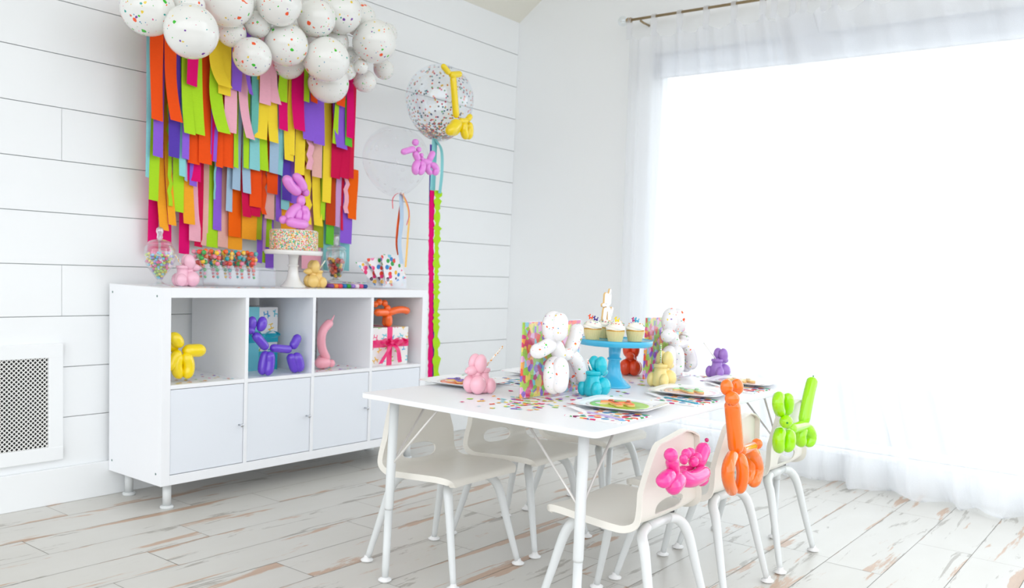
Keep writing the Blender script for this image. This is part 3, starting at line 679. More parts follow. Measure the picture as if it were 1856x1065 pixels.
# ------------------------------------------------------------------ mugs and straws
def ell(parent, n_, c, r, m, rot=None): return MB().ball(c, r, 20, 14, rot=rot).build(n_, m, parent, world=False)
def mug(label, c, ang, m, s=1.0, straw=None, slabel=None, scol='FFC04D'):
    r = thing('balloon_dog_mug', label, 'mug', c, math.radians(ang)); r.scale = (s, s, s)
    j = MB().lathe([(0, .002), (.020, .002), (.026, .010), (.028, .026), (.025, .042), (.020, .052), (.020, .066), (0, .066)], (-.014, 0, 0), 26).build('jar', m, r, world=False)
    MB().lathe([(0, .079), (.007, .079), (.007, .076), (.0225, .0755), (.0235, .073), (.0235, .066), (.0205, .064), (0, .064)], (-.014, 0, 0), 26).build('lid', m, r, world=False)
    for sy in (-1, 1):
        ell(r, 'front_leg', (.017, sy*.0155, .028), (.0265, .0225, .0285), m)
        ell(r, 'hind_leg', (-.026, sy*.025, .0235), (.019, .0145, .0235), m)
        ell(r, 'ear', (.007, sy*.0128, .0905), (.0210, .0172, .0285), m, Quaternion((0, 1, 0), -.12))
    ell(r, 'neck', (.010, 0, .056), (.015, .016, .018), m)
    h = ell(r, 'muzzle', (.030, 0, .0700), (.0215, .0160, .0145), m, Quaternion((0, 1, 0), .1))
    ell(h, 'nose', (.0505, 0, .0685), (.0055, .0065, .006), m)
    if straw:
        R_ = Matrix.Rotation(math.radians(ang), 3, 'Z'); a = Vector(c)+R_ @ Vector((-.014, 0, .068*s)); b = a+Vector(straw)
        st = MB().tube([a, b], .0029, 12).build('drinking_straw', stripes('straw_'+scol, scol), None, a)
        tag(st, slabel, 'straw')
    return r
def stripes(name, col):
    if name in MC: return MC[name]
    return dots(name, 'FAF8F4', [col], 160, .42, .5, (1, 1, .8), jit=.3)
RX = Vector((.607, -.795, 0)); AW = Vector((.795, .607, 0))   # photo right / away on the floor plan
pk = ceramic('pink', 'F6BCCB'); cy = ceramic('cyan', '06BFD2'); rd = ceramic('red', 'E04418'); ye = ceramic('yellow', 'F4DC8E'); pu = ceramic('purple', '9C70C4'); pk2 = ceramic('rose', 'F5BFD2'); ye2 = ceramic('honey', 'F2CD7A')
def atz(x, y): p = onz(x, y, TZ+.0006); return (p.x, p.y, p.z)
mug('glossy pale pink balloon-dog mug at the near left of the table', atz(867, 712), 172, pk, 1.06, RX*.062+Vector((0, 0, .078))+AW*.02, 'orange-dotted white straw in the pink mug on the table', 'F5A623')
mug('glossy turquoise balloon-dog mug in front of the left confetti panel', atz(1078, 717), -6, cy, 1.09, -RX*.022+Vector((0, 0, .045)), 'red-striped short straw in the turquoise mug', 'F4511E')
mug('matte red-orange balloon-dog mug behind the blue cupcake stand', atz(1142, 679), 205, rd, 1.13, RX*.075+Vector((0, 0, .085))+AW*.05, 'thin white straw in the red mug', 'EDEDED')
mug('pale yellow balloon-dog mug in front of the right confetti panel', atz(1200, 700), -8, ye, 1.08, -RX*.004+Vector((0, 0, .082)), 'green-dotted white straw in the pale yellow mug', '9BD84A')
mug('lilac purple balloon-dog mug at the window end of the table', atz(1302, 684), -12, pu, 1.0, -RX*.058+Vector((0, 0, .07)), 'plain white straw in the lilac mug', 'F2F2F2')
mug('pale pink balloon-dog mug on the cabinet beside the candy jar', (.200, -.25, TOPZ+.0005), -12, pk2, 1.10, -RX*.055+Vector((0, 0, .085)), 'yellow-dotted white straw in the pink mug on the cabinet', 'FFC61A')
mug('honey yellow balloon-dog mug on the cabinet beside the cake stand', (.862, -.25, TOPZ+.0005), 172, ye2, 1.07, RX*.035+Vector((0, 0, .055)), 'pale dotted straw in the yellow mug on the cabinet', 'D9E37A')
# ------------------------------------------------------------------ cake stands
def stand(label, name, c, h, r, m, base_r, n=48):
    t = thing(name, label, 'cake stand', c)
    MB().lathe([(0, h-.004), (r-.004, h-.004), (r, h), (r+.001, h-.006), (r-.001, h-.019), (r-.004, h-.021), (.03, h-.014), (0, h-.014)], c, n).build('plate', m, t)
    MB().lathe([(0, h-.013), (.026, h-.013), (.026, h-.022), (.022, h-.03), (.0195, h*.62), (.0245, h*.60), (.026, h*.585), (.0245, h*.57), (.020, h*.55), (.024, h*.35), (.032, h*.2), (base_r*.8, h*.09), (base_r*.96, h*.04), (base_r, .004), (base_r, 0), (0, 0)], c, n).build('pedestal', m, t)
    return t
sc = onz(1111, 700, TZ)
SH = .168
stand('sky blue pedestal cake stand holding cupcakes on the table', 'cake_stand', (sc.x, sc.y, TZ+.0005), SH, .131, mat('blue_glaze', '45BDE6', .25, .5, .4), .062)
wc = (.765, -.215, TOPZ+.0005); WH = .168
stand('white ceramic pedestal cake stand under the sprinkle cake on the cabinet', 'cake_stand', wc, WH, .130, mat('white_glaze', 'F5F4F1', .25, .5, .4), .058)
spr = dots('sprinkle_coat', 'F3E7D2', ['F05A3C', 'F9C23A', '37B6B0', '7BC450', 'F28FB0', 'E9DCC8', 'F5F0E4', 'D9CDB8'], 200, .7, .6)
ck = thing('cake', 'round cake coated in rainbow sprinkles on the white stand', 'cake', (wc[0], wc[1], TOPZ+WH+.001))
MB().lathe([(0, 0), (.108, 0), (.1085, .004), (.1085, .086), (.104, .0905), (0, .091)], (wc[0], wc[1], TOPZ+WH+.0), 64).build('frosted_body', spr, ck)
MB().lathe([(0, .0912), (.1, .0912), (.106, .0895), (.1, .0925), (0, .0925)], (wc[0], wc[1], TOPZ+WH), 64).build('frosting_top', mat('icing_white', 'FAF6EE', .5), ck)
# cupcakes
liner = mat('cupcake_liner', 'F0DCA2', .6); frost = mat('frosting', 'FBF7EC', .45, bump=.1, bscale=50); crumb = mat('crumb', 'E6B45A', .8, bump=.4, bscale=200, var=.1)
def cupcake(label, c):
    K_ = 1.2; c = Vector(c); o_ = c.copy(); c = (0, 0, 0)
    t = thing('cupcake', label, 'cupcake', (0, 0, 0), 0, 'cupcakes on the blue stand')
    n = 56; mb = MB(); vs = []; fs = []; pr = [(.0195, 0), (.0265, .030)]
    mb.lathe([(0, 0), (.0195, 0), (.0265, .0295), (.0255, .0295), (.0, .024)], c, n, flute=.02, smooth=False).build('paper_liner', liner, t)
    MB().lathe([(0, .030), (.0245, .0285), (.0262, .031), (.0255, .0345), (.0, .036)], c, 24).build('sponge', crumb, t)
    mb = MB(); vs = []; fs = []; K = 26; J = 40
    for i in range(K+1):
        v = i/K
        for j in range(J):
            a = 2*math.pi*j/J; tw = math.cos(4*(a+v*3.4)); prof = .0268*(1-v**2.2)**.62 if v < 1 else .0
            r = prof*(1+.07*tw*(1-v))+.0007; vs.append((c[0]+r*math.cos(a), c[1]+r*math.sin(a), c[2]+.0335+.0225*v+.0012*math.sin(8*math.pi*v)+.001*tw))
    for i in range(K):
        for j in range(J): jj = (j+1) % J; fs.append([i*J+j, i*J+jj, (i+1)*J+jj, (i+1)*J+j])
    mb.add(vs, fs, True); fo = mb.build('frosting_swirl', frost, t)
    rnd = random.Random(label); cols = ['F4511E', 'E0407E', '1FA0A8', 'F7C53A', '8A5AD6', '6CC83A']
    for q in range(14):
        a = rnd.uniform(0, 6.28); v = rnd.uniform(.42, .9); r = .0268*(1-v**2.2)**.62+.0006; p = Vector((c[0]+r*math.cos(a), c[1]+r*math.sin(a), c[2]+.0345+.0225*v+.001)); d = Vector((rnd.uniform(-1, 1), rnd.uniform(-1, 1), rnd.uniform(-.3, .3))).normalized()*.0022
        cc = rnd.choice(cols); MB().tube([p-d, p+d], .0009, 6).build('sprinkle', mat('sugar_'+cc, cc, .4), fo)
    t.location = o_; t.scale = (K_,)*3; return t
PZ = TZ+SH-.004+.0015
def pl(x, y): p = onz(x, y, PZ); return p
cups = []
cc0 = Vector((sc.x, sc.y, PZ))
for (dx, px_, lb) in ((0, 0, 0),): pass
def rel(r_, a_): r_ -= .010; return (sc.x+RX.x*r_-AW.x*a_, sc.y+RX.y*r_-AW.y*a_, PZ)
spots_c = [(rel(-.073, .02), 'vanilla cupcake with orange and purple dog picks, left on the blue stand'), (rel(.000, .078), 'vanilla cupcake with a yellow dog pick, front of the blue stand'), (rel(.074, .03), 'vanilla cupcake with pink and blue dog picks, right on the blue stand'), (rel(.012, -.03), 'vanilla cupcake mostly hidden behind the front one on the blue stand'), (rel(-.02, -.075), 'vanilla cupcake at the back of the blue stand carrying the dog cookie')]
for c, lb in spots_c: cupcake(lb, c)
def pick(label, c, h, col, ang, flip=1):
    m = mat('pick_'+col, col, .35); t = thing('cupcake_pick', label, 'cupcake pick', (c[0], c[1], c[2]+.066)); R_ = Matrix.Rotation(ang, 3, 'Z')
    def w(x, y, z=0): return Vector((c[0], c[1], c[2]+.065))+R_ @ Vector((x*flip*h, z*h, y*h))
    MB().tube([w(0, -.2), w(0, .25)], .0009, 6).build('stem', mat('pick_stem', 'EFE6D2', .6), t)
    for n_, a, b, r in (('leg', (-.18, .12), (-.2, .5), .13), ('leg', (.2, .12), (.2, .5), .13), ('body', (-.2, .42), (.24, .42), .1), ('neck', (-.2, .42), (-.22, .75), .1), ('head', (-.2, .7), (-.12, 1.0), .12), ('muzzle', (-.25, .72), (-.5, .7), .09), ('tail', (.24, .45), (.36, .8), .08)):
        MB().sausage([w(*a), w(*b)], r*h, n=10, k=8).build(n_, m, t)
ra = math.atan2(RX.y, RX.x)
pick('orange dog pick behind the purple one on the left cupcake', (spots_c[0][0][0]-.006, spots_c[0][0][1]+.006, spots_c[0][0][2]+.002), .021, 'F4581E', ra)
pick('dark purple dog pick on the left cupcake', (spots_c[0][0][0]+.004, spots_c[0][0][1]-.008, spots_c[0][0][2]-.004), .022, '38168A', ra)
pick('bright yellow dog pick on the front cupcake', (spots_c[1][0][0]+.002, spots_c[1][0][1]-.003, spots_c[1][0][2]-.001), .022, 'FFE000', ra)
pick('magenta dog pick behind the blue one on the right cupcake', (spots_c[2][0][0]-.001, spots_c[2][0][1]+.006, spots_c[2][0][2]-.001), .02, 'C01878', ra)
pick('sky blue dog pick on the right cupcake', (spots_c[2][0][0]+.001, spots_c[2][0][1]-.004, spots_c[2][0][2]-.002), .021, '22A9D0', ra)
# dog cookie
def cookie(label, c, h, col, M, name='dog_cookie', up=False, shape=None):
    """flat biscuit in the outline of a balloon dog with raised icing; M maps (x, y) outline + thickness to world"""
    t = thing(name, label, 'cookie', c); bis = mat('biscuit', 'E8C283', .7, bump=.2, bscale=150, var=.05); ic = mat('icing_'+col, col, .4)
    shape = shape or [((-.2, 0), (-.2, .34), .125), ((.2, 0), (.2, .34), .125), ((-.25, .38), (.28, .38), .1), ((-.22, .4), (-.25, .68), .1), ((-.25, .66), (-.14, .9), .11), ((-.28, .7), (-.52, .66), .085), ((.26, .4), (.4, .72), .08)]
    A = MB(); B = MB()
    for a, b, r in shape:
        for mb, rr, t0, t1 in ((A, r, 0, .006), (B, r*.84, .0058, .0085)):
            n = 20; vs = []; d = Vector((b[0]-a[0], b[1]-a[1])).normalized(); base_a = math.atan2(d.y, d.x)
            ring = []
            for k in range(n):
                q = base_a+math.pi/2+math.pi*k/(n/2-.5) if k < n/2 else base_a-math.pi/2+math.pi*(k-n/2)/(n/2-.5)
                o_ = a if k < n/2 else b; ring.append((o_[0]+rr*math.cos(q), o_[1]+rr*math.sin(q)))
            lo = [M(x*h, y*h, t0) for x, y in ring]; md = [M(x*h, y*h, t0+(t1-t0)*.7) for x, y in ring]; cx_, cy_ = (a[0]+b[0])/2, (a[1]+b[1])/2
            hi = [M((cx_+(x-cx_)*.9)*h, (cy_+(y-cy_)*.9)*h, t1) for x, y in ring]
            mb.add(lo+md+hi, [list(range(n))[::-1], [2*n+k for k in range(n)]]+[[k, (k+1) % n, (k+1) % n+n, k+n] for k in range(n)]+[[k+n, (k+1) % n+n, (k+1) % n+2*n, k+2*n] for k in range(n)], False)
    A.build('biscuit', bis, t); B.build('icing', ic, t); return t
bc = Vector(spots_c[4][0])+Vector((0, 0, .062))
nrm = (RX*.75-AW*.66).normalized(); sid = Vector((-nrm.y, nrm.x, 0))
sit = [((-.18, .1), (-.14, .42), .13), ((.16, .1), (.12, .42), .13), ((0, .45), (0, .62), .1), ((-.11, .72), (-.11, 1.0), .13), ((.1, .72), (.1, 1.0), .13), ((-.12, .64), (-.3, .62), .08), ((.1, 1.05), (.14, 1.22), .06), ((.25, .2), (.33, .48), .07)]
ckk = cookie('large white-iced balloon-dog cookie standing above the cupcakes', tuple(bc), .09, 'FBF9F6', lambda x, y, z: bc+sid*x+Vector((0, 0, y))+nrm*z, shape=sit)
MB().tube([bc+Vector((0, 0, -.03)), bc+Vector((0, 0, .03))], .0018, 8).build('stick', mat('pick_stem', 'EFE6D2', .6), ckk)
# ------------------------------------------------------------------ confetti panels with splattered balloon dogs
tissue = dots('tissue_mosaic', 'FFFFFF', ['8A5AD0', 'F6E05A', 'FF5014', 'E21260', 'F3B3DC', '8FDDEC', 'A0D828', 'FFB03A', 'E02A7A', 'B0DC48'], 60, 9, .45, (1, .3, .9))
acr = glassy('acrylic', (.99, .99, 1), .02, .25)
whitesp = splatter('white_splatter_latex_small', 'F2F0F2', 17.0)
def panel(label, x0, x1, y, h):
    t = thing('tissue_display', label, 'table decoration', ((x0+x1)/2, y, TZ))
    MB().box((x0, y-.0025, TZ+.004), (x1, y+.0025, TZ+h), bev=.0006).build('tissue_sheet', tissue, t)
    MB().box((x0-.003, y-.006, TZ+.001), (x1+.003, y-.0035, TZ+h+.003)).build('acrylic_front', acr, t)
    MB().box((x0-.003, y+.0035, TZ+.001), (x1+.003, y+.006, TZ+h+.003)).build('acrylic_back', acr, t)
    MB().box((x0+.1, y-.045, TZ+.0005), (x1-.02, y+.045, TZ+.0035)).build('acrylic_foot', mat('acrylic_frost', 'E8EAF0', .15), t)
panel('left acrylic panel filled with multicoloured tissue confetti', .312, .628, -1.88, .238)
panel('right acrylic panel filled with multicoloured tissue confetti', 1.096, 1.42, -1.87, .236)
d1 = [('head', [(1009, 566, 0), (1000, 592, 0), (1006, 618, 0)], 18), ('head', [(1012, 566, -.02), (1014, 592, -.025), (1010, 618, -.02)], 16), ('muzzle', [(1003, 619), (984, 632), (966, 638)], 14), ('neck', [(1004, 618), (1018, 652)], 14),
      ('front_leg', [(1010, 647, 0), (1001, 680, 0), (1007, 711, 0)], 17), ('front_leg', [(1012, 647, -.02), (1017, 680, -.03), (1010, 711, -.02)], 15), ('body', [(1018, 645), (1036, 638)], 12), ('tail', [(1030, 640, 0), (1042, 612, .0), (1047, 586, 0)], 13),
      ('hind_leg', [(1034, 640, 0), (1050, 664, 0), (1058, 694, 0)], 13), ('hind_leg', [(1030, 642, .03), (1038, 670, .04), (1052, 696, .03)], 13)]
animal('large white paint-splattered balloon dog on the left confetti panel', 'balloon animal', -1.945, d1, whitesp)
d2 = [('head', [(1222, 561), (1214, 580), (1217, 600)], 15), ('head', [(1226, 561, -.02), (1230, 580, -.02), (1227, 600, -.02)], 14.5), ('muzzle', [(1216, 604), (1206, 610, -.02)], 12), ('neck', [(1216, 603), (1226, 632)], 11),
      ('front_leg', [(1218, 628), (1212, 654), (1219, 680)], 14), ('front_leg', [(1224, 628, -.02), (1228, 654, -.02), (1224, 680, -.02)], 13), ('body', [(1226, 625), (1244, 620)], 9), ('tail', [(1238, 620), (1243, 600)], 10),
      ('hind_leg', [(1240, 622), (1252, 645), (1250, 668)], 12), ('hind_leg', [(1236, 624, .03), (1246, 650, .04), (1240, 668, .03)], 11)]
animal('white paint-splattered balloon dog on the right confetti panel', 'balloon animal', -1.935, d2, whitesp)
# ------------------------------------------------------------------ place settings
plate_m = dots('plate_print', 'FAFAFC', ['1E6FC0', 'F5C22A', 'D8124E', '2FB04A', '7FC8E8', 'F4B8D0', '2A3F8A'], 26, .17, .3, coat=.3, dens=.55)
nap_m = dots('napkin_print', 'F6F4F4', ['1F4FA0', 'F04E2A', 'F7B82A', '2FA84A', 'E0307A', '6FC0E8', '8A1E5A', '1F8FC8'], 44, .50, .6, (1, 1, .1))
def sq_plate(label, cx_, cy_, a, s=.235, z=TZ+.0075):
    R_ = Matrix.Translation((cx_, cy_, z)) @ Matrix.Rotation(a, 4, 'Z'); mb = MB(); vs = []; prof = [(0.0, .0), (.60, 0), (.70, .001), (.84, .0065), (.985, .0085), (1, .0075), (.84, .0050), (.70, -.001), (.6, -.0015), (0, -.0015)]
    n = 48; sup = []
    for k in range(n):
        q = 2*math.pi*k/n; c, s_ = math.cos(q), math.sin(q); p_ = 7; r = (abs(c)**p_+abs(s_)**p_)**(-1/p_); sup.append((c*r, s_*r))
    for f, h in prof:
        for (x, y) in sup: vs.append((x*f*s/2, y*f*s/2, h*1.1))
    fs = [[i*n+k, i*n+(k+1) % n, (i+1)*n+(k+1) % n, (i+1)*n+k] for i in range(len(prof)-1) for k in range(n)]
    mb.add(vs, fs, False, M=R_)
    return tag(mb.build('paper_plate', plate_m, None, (cx_, cy_, z)), label, 'plate', 'square confetti-print plates')
def round_plate(label, cx_, cy_, col, r=.078, z=TZ+.0085, hl=None):
    t = thing('dessert_plate', label, 'plate', (cx_, cy_, z), 0, 'round balloon-coloured plates')
    MB().lathe([(0, 0), (r*.8, 0), (r, .0035), (r+.001, .0028), (r*.82, -.0012), (0, -.0012)], (cx_, cy_, z), 48).build('rim', mat('plate_white', 'F8F8FA', .3), t)
    MB().lathe([(0, .0009), (r*.82, .0009), (r*.9, .0022), (r*.9, .0018), (r*.82, .0004), (0, .0004)], (cx_, cy_, z), 48).build('coloured_face', mat('print_'+col, col, .3, coat=.3), t)
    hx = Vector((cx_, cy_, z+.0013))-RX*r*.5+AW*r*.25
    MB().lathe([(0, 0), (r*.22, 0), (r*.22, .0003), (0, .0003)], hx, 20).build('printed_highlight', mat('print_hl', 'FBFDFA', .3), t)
def flat_cookie(label, cx_, cy_, ang, h, col, z=TZ+.0100):
    u = Vector((math.cos(ang), math.sin(ang), 0)); v = Vector((-math.sin(ang), math.cos(ang), 0)); o = Vector((cx_, cy_, z))-v*h*.35
    cookie(label, (cx_, cy_, z), h, col, lambda x, y, w: o+u*x+v*y+Vector((0, 0, w)))
def fork(label, a, b, col):
    """white tines end at a (beyond the napkin), coloured handle to b"""
    a = Vector(a); b = Vector(b); d = (b-a); mid = a+d*.36; s_ = Vector((-d.y, d.x, 0)).normalized(); z = TZ+.003
    t = thing('plastic_fork', label, 'fork', (a.x, a.y, TZ))
    def strip(P, th_, m, n_, par):
        mb = MB(); vs = []
        for p, w, zz in P: vs += [Vector((p.x, p.y, zz))-s_*w, Vector((p.x, p.y, zz))+s_*w, Vector((p.x, p.y, zz+th_))+s_*w, Vector((p.x, p.y, zz+th_))-s_*w]
        fs = [[0, 1, 2, 3], [4*len(P)-1, 4*len(P)-2, 4*len(P)-3, 4*len(P)-4]]
        for i in range(len(P)-1):
            for k in range(4): fs.append([4*i+k, 4*i+(k+1) % 4, 4*i+4+(k+1) % 4, 4*i+4+k])
        mb.add(vs, fs); return mb.build(n_, m, par)
    wm = mat('plastic_white', 'FAFAFC', .25)
    hd = strip([(a+d*.12, .011, z+.004), (a+d*.22, .012, z+.001), (a+d*.30, .008, z), (mid, .005, z)], .0016, wm, 'fork_head', t)
    for k in (-1.5, -.5, .5, 1.5): strip([(a+s_*k*.006, .0014, z+.006), (a+d*.13+s_*k*.006, .0020, z+.004)], .0014, wm, 'tine', hd)
    strip([(mid, .005, z), (a+d*.7, .006, z), (b, .0075, z)], .003, mat('handle_'+col, col, .3), 'handle', t)
setts = [(.430, -2.165, 'A8E02A', 'FF8A52', 'nearest chair', 'C9B8E8', 'lavender', 'lime green', 'orange'), (.885, -2.170, 'F6C9CE', 'B4E6A8', 'middle near chair', '2FA9C0', 'teal', 'pale pink', 'mint green'), (1.335, -2.165, 'F7D0C8', 'F9D79A', 'far near-side chair', 'E8605A', 'coral', 'peach', 'pale yellow')]
for i, (x, y, pc, ccol, who, fc, fn, pn, cn) in enumerate(setts):
    sq_plate(f'square white plate with confetti dots under the {pn} plate', x, y, math.radians(8), .245)
    round_plate(f'round {pn} plate with white rim on a square plate', x-.006, y, pc, .098)
    flat_cookie(f'{cn} iced balloon-dog cookie on the {pn} plate', x-.002, y-.004, ra+.25, .092, ccol)
    nx0 = (.178, .638, 1.085)[i]
    nb = MB().box((nx0, -2.305, TZ+.0004), (nx0+.19, -2.135, TZ+.0016)).box((nx0+.001, -2.304, TZ+.0018), (nx0+.189, -2.136, TZ+.0028)).build('paper_napkin', nap_m, None, (nx0+.08, -2.22, TZ)); tag(nb, f'folded polka-dot napkin left of the {pn} plate', 'napkin', 'polka-dot napkins')
    fork(f'plastic fork with a {fn} handle left of the {pn} plate', (nx0+.105, -2.085, TZ), (nx0+.055, -2.285, TZ), fc)
sq_plate('square white plate with confetti dots behind the pink mug', .435, -1.548, math.radians(6), .245)
round_plate('round orange plate with white rim near the cabinet side', .425, -1.548, 'FB6A20', .083)
flat_cookie('purple iced balloon-dog cookie on the orange plate', .43, -1.55, ra+.2, .09, '8468CC')
nb = MB().box((.545, -1.68, TZ+.0004), (.705, -1.515, TZ+.0016)).build('paper_napkin', nap_m, None, (.62, -1.6, TZ)); tag(nb, 'polka-dot napkin behind and right of the pink mug', 'napkin', 'polka-dot napkins')
fork('plastic fork with a pale blue handle right of the pink mug', (.60, -1.69, TZ), (.625, -1.52, TZ), 'A8D0E8')
sq_plate('square white plate with confetti dots behind the left confetti panel', .885, -1.545, math.radians(6), .245)
round_plate('round lavender plate half hidden by the left confetti panel', .875, -1.545, 'D8C8F0', .083)
# ------------------------------------------------------------------ loose confetti
conf_mesh = {}; CNAME = dict(zip(CONF, ['hot pink', 'orange', 'pale yellow', 'lime green', 'purple', 'pale blue', 'pale pink', 'golden']))
def confetti(region, n, z, grp, lab, seed, blocks, size=.011):
    rnd = random.Random(seed); k = 0; tries = 0
    while k < n and tries < 6000:
        tries += 1; x, y, w = region(rnd)
        if any((x-a)**2+(y-b)**2 < c*c for a, b, c in blocks): continue
        col = rnd.choice(CONF)
        if col not in conf_mesh:
            mb = MB(); mb.add([(-size, -size*.55, 0), (size*.7, -size*.7, .0006), (size, size*.5, .0012), (-size*.6, size*.7, .0004)], [[0, 1, 2, 3]])
            o = mb.build('tissue_confetti', mat('tissue_'+col, col, .8)); conf_mesh[col] = o.data
        else: o = bpy.data.objects.new('tissue_confetti', conf_mesh[col]); COL.objects.link(o)
        cn = CNAME[col]; lab_ = lab.replace('loose', 'loose '+cn, 1); grp_ = cn+' '+grp
        o.location = (x, y, z+k*.000004); o.rotation_euler = (0, 0, rnd.uniform(0, 6.28)); s_ = rnd.uniform(.6, 1.05)*w; o.scale = (s_, s_, 1)
        tag(o, lab_, 'confetti', grp_); k += 1
def reg_table(r):
    if r.random() < .45: return (r.gauss(.27, .10), r.gauss(-1.93, .07), 1)
    return (r.uniform(.15, 1.45), r.gauss(-1.92, .07), 1)
def reg_t2(r):
    while True:
        x, y, w = reg_table(r)
        if .06 < x < 1.5 and -2.06 < y < -1.74: return x, y, w
blk = [(sc.x, sc.y, .065)]+[(atz(*q)[0], atz(*q)[1], .045) for q in ((867, 712), (1078, 717), (1142, 679), (1200, 700), (1302, 684))]
confetti(reg_t2, 200, TZ+.0006, 'confetti scattered on the table', 'loose bit of tissue confetti lying on the white table top', 7, blk)
confetti(lambda r: (r.uniform(.06, .36), r.uniform(-.39, -.2), .8), 46, SHT+.0006, 'confetti in the left cubby', 'loose bit of tissue confetti in the leftmost cubby', 8, [(.08, -.33, .03)])
confetti(lambda r: (r.uniform(.75, 1.06), r.uniform(-.39, -.25), .8), 30, SHT+.0006, 'confetti in the third cubby', 'loose bit of tissue confetti in the third cubby', 9, [])
confetti(lambda r: (r.uniform(.05, 1.25), r.uniform(-.4, -.3), .8), 60, TOPZ+.0006, 'confetti on top of the cabinet', 'loose bit of tissue confetti on top of the cabinet', 10, [])
# ------------------------------------------------------------------ candy jars
def jar(label, c, s, prof_bowl, name='candy_jar'):
    t = thing(name, label, 'jar', c); g_ = glassy('jar_glass', (.95, .96, .96), .10, .7)
    MB().lathe([(r*s, z*s) for r, z in prof_bowl], c, 36).build('bowl', g_, t)
    MB().lathe([(r*s, z*s) for r, z in [(.0, 0), (.040, 0), (.041, .003), (.02, .010), (.010, .018), (.009, .024), (.014, .030)]], c, 30).build('foot', g_, t)
    top = prof_bowl[-1][1]
    l = MB().lathe([(r*s, (z+top)*s) for r, z in [(.046, 0), (.048, .003), (.040, .013), (.022, .020), (.010, .023)]], c, 30).build('lid', g_, t)
    MB().lathe([(r*s, (z+top)*s) for r, z in [(.009, .022), (.012, .028), (.010, .04), (.0145, .052), (.013, .064), (.006, .070), (0, .071)]], c, 22).build('finial', glassy('finial_glass', (.9, .9, .92), .3, .8), l)
    return t
bowlA = [(.010, .022), (.021, .040), (.037, .060), (.051, .080), (.057, .098), (.058, .125), (.057, .145), (.051, .158), (.044, .163)]
jA = (.103, -.215, TOPZ+.0005); jar('clear apothecary jar of pastel candy balls at the left end of the cabinet', jA, 1.0, bowlA)
bowlB = [(.012, .02), (.030, .03), (.038, .06), (.045, .09), (.048, .12), (.048, .14), (.04, .155)]
jB = (ony(608, 507, -.12).x, -.12, TOPZ+.026); jar('clear apothecary jar of dark fruit candies on the right of the cabinet', jB, 1.02, bowlB)
candy_mesh = {}
def candies(c, s, bowl, zmax, r, cols, grp, lab, seed, n, zmin=.03, sx_=1):
    rnd = random.Random(seed); P = []; tries = 0
    def rad(z):
        for (a, b), (d, e) in zip(bowl, bowl[1:]):
            if b <= z <= e: return a+(d-a)*(z-b)/(e-b)
        return .01
    while len(P) < n and tries < 40000:
        tries += 1; z = rnd.uniform(zmin, zmax); R_ = rad(z)-r/s-.0015; a = rnd.uniform(0, 6.28); q = R_*(rnd.uniform(.72, 1) if rnd.random() < .8 else rnd.uniform(.2, 1))
        if R_ < 0: continue
        p = Vector((c[0]+q*s*math.cos(a), c[1]+q*s*math.sin(a), c[2]+z*s))
        if (p-Vector(c)).dot(AW) > .02: continue          # the far side is hidden behind the others
        if all((p-o_).length > r*1.72 for o_ in P): P.append(p)
    for p in P:
        k, cn = rnd.choice(cols); key = (k, r, sx_)
        if key not in candy_mesh:
            o = MB().ball((0, 0, 0), (r*sx_, r, r), 12, 8).build('candy_ball', mat('candy_'+k, k, .2, coat=.3), world=False); candy_mesh[key] = o.data
        else: o = bpy.data.objects.new('candy_ball', candy_mesh[key]); COL.objects.link(o)
        o.location = p; o.rotation_euler = (rnd.uniform(0, 3), rnd.uniform(0, 3), 0); tag(o, f'{cn} candy ball {lab}', 'candy', f'{cn} candies {grp}')
candies(jA, 1.0, bowlA, .132, .0058, [('F2609E', 'pink'), ('F7E24A', 'yellow'), ('7AD0EE', 'blue'), ('B9E04A', 'green'), ('B79AE0', 'lilac')], 'in the left jar', 'in the jar at the cabinet left end', 3, 150)
candies(jB, 1.02, bowlB, .108, .0092, [('C81E1E', 'red'), ('F4641E', 'orange'), ('F7C22A', 'yellow'), ('1F8A3A', 'green'), ('4A1230', 'dark purple')], 'in the right jar', 'in the jar on the cabinet right side', 4, 60, .026, 1.15)
# cones of candy in an acrylic tray
tr = thing('cone_holder', 'clear acrylic tray holding upright candy cones on the cabinet', 'tray', (.44, -.215, TOPZ))
tx_0, tx_1, ty_0, ty_1 = .265, .625, -.27, -.15
MB().box((tx_0, ty_0, TOPZ+.001), (tx_1, ty_1, TOPZ+.004)).build('tray_base', acr, tr); MB().box((tx_0, ty_0, TOPZ+.083), (tx_1, ty_1, TOPZ+.086)).build('tray_shelf', acr, tr)
for a, b in (((tx_0, ty_0, TOPZ+.001), (tx_1, ty_0+.003, TOPZ+.086)), ((tx_0, ty_1-.003, TOPZ+.001), (tx_1, ty_1, TOPZ+.086)), ((tx_0, ty_0, TOPZ+.001), (tx_0+.003, ty_1, TOPZ+.086)), ((tx_1-.003, ty_0, TOPZ+.001), (tx_1, ty_1, TOPZ+.086))):
    MB().box(a, b).build('tray_wall', acr, tr)
cell_g = glassy('cellophane', (1, 1, 1), .05, .45, .08)
ccols = [('F04A3A', 'red'), ('FBCB20', 'yellow'), ('1FA8B0', 'teal'), ('35B04A', 'green'), ('F58AA8', 'pink'), ('F4641E', 'orange')]
rnd = random.Random(11); cone_ord = ['first', 'second', 'third', 'fourth', 'fifth']
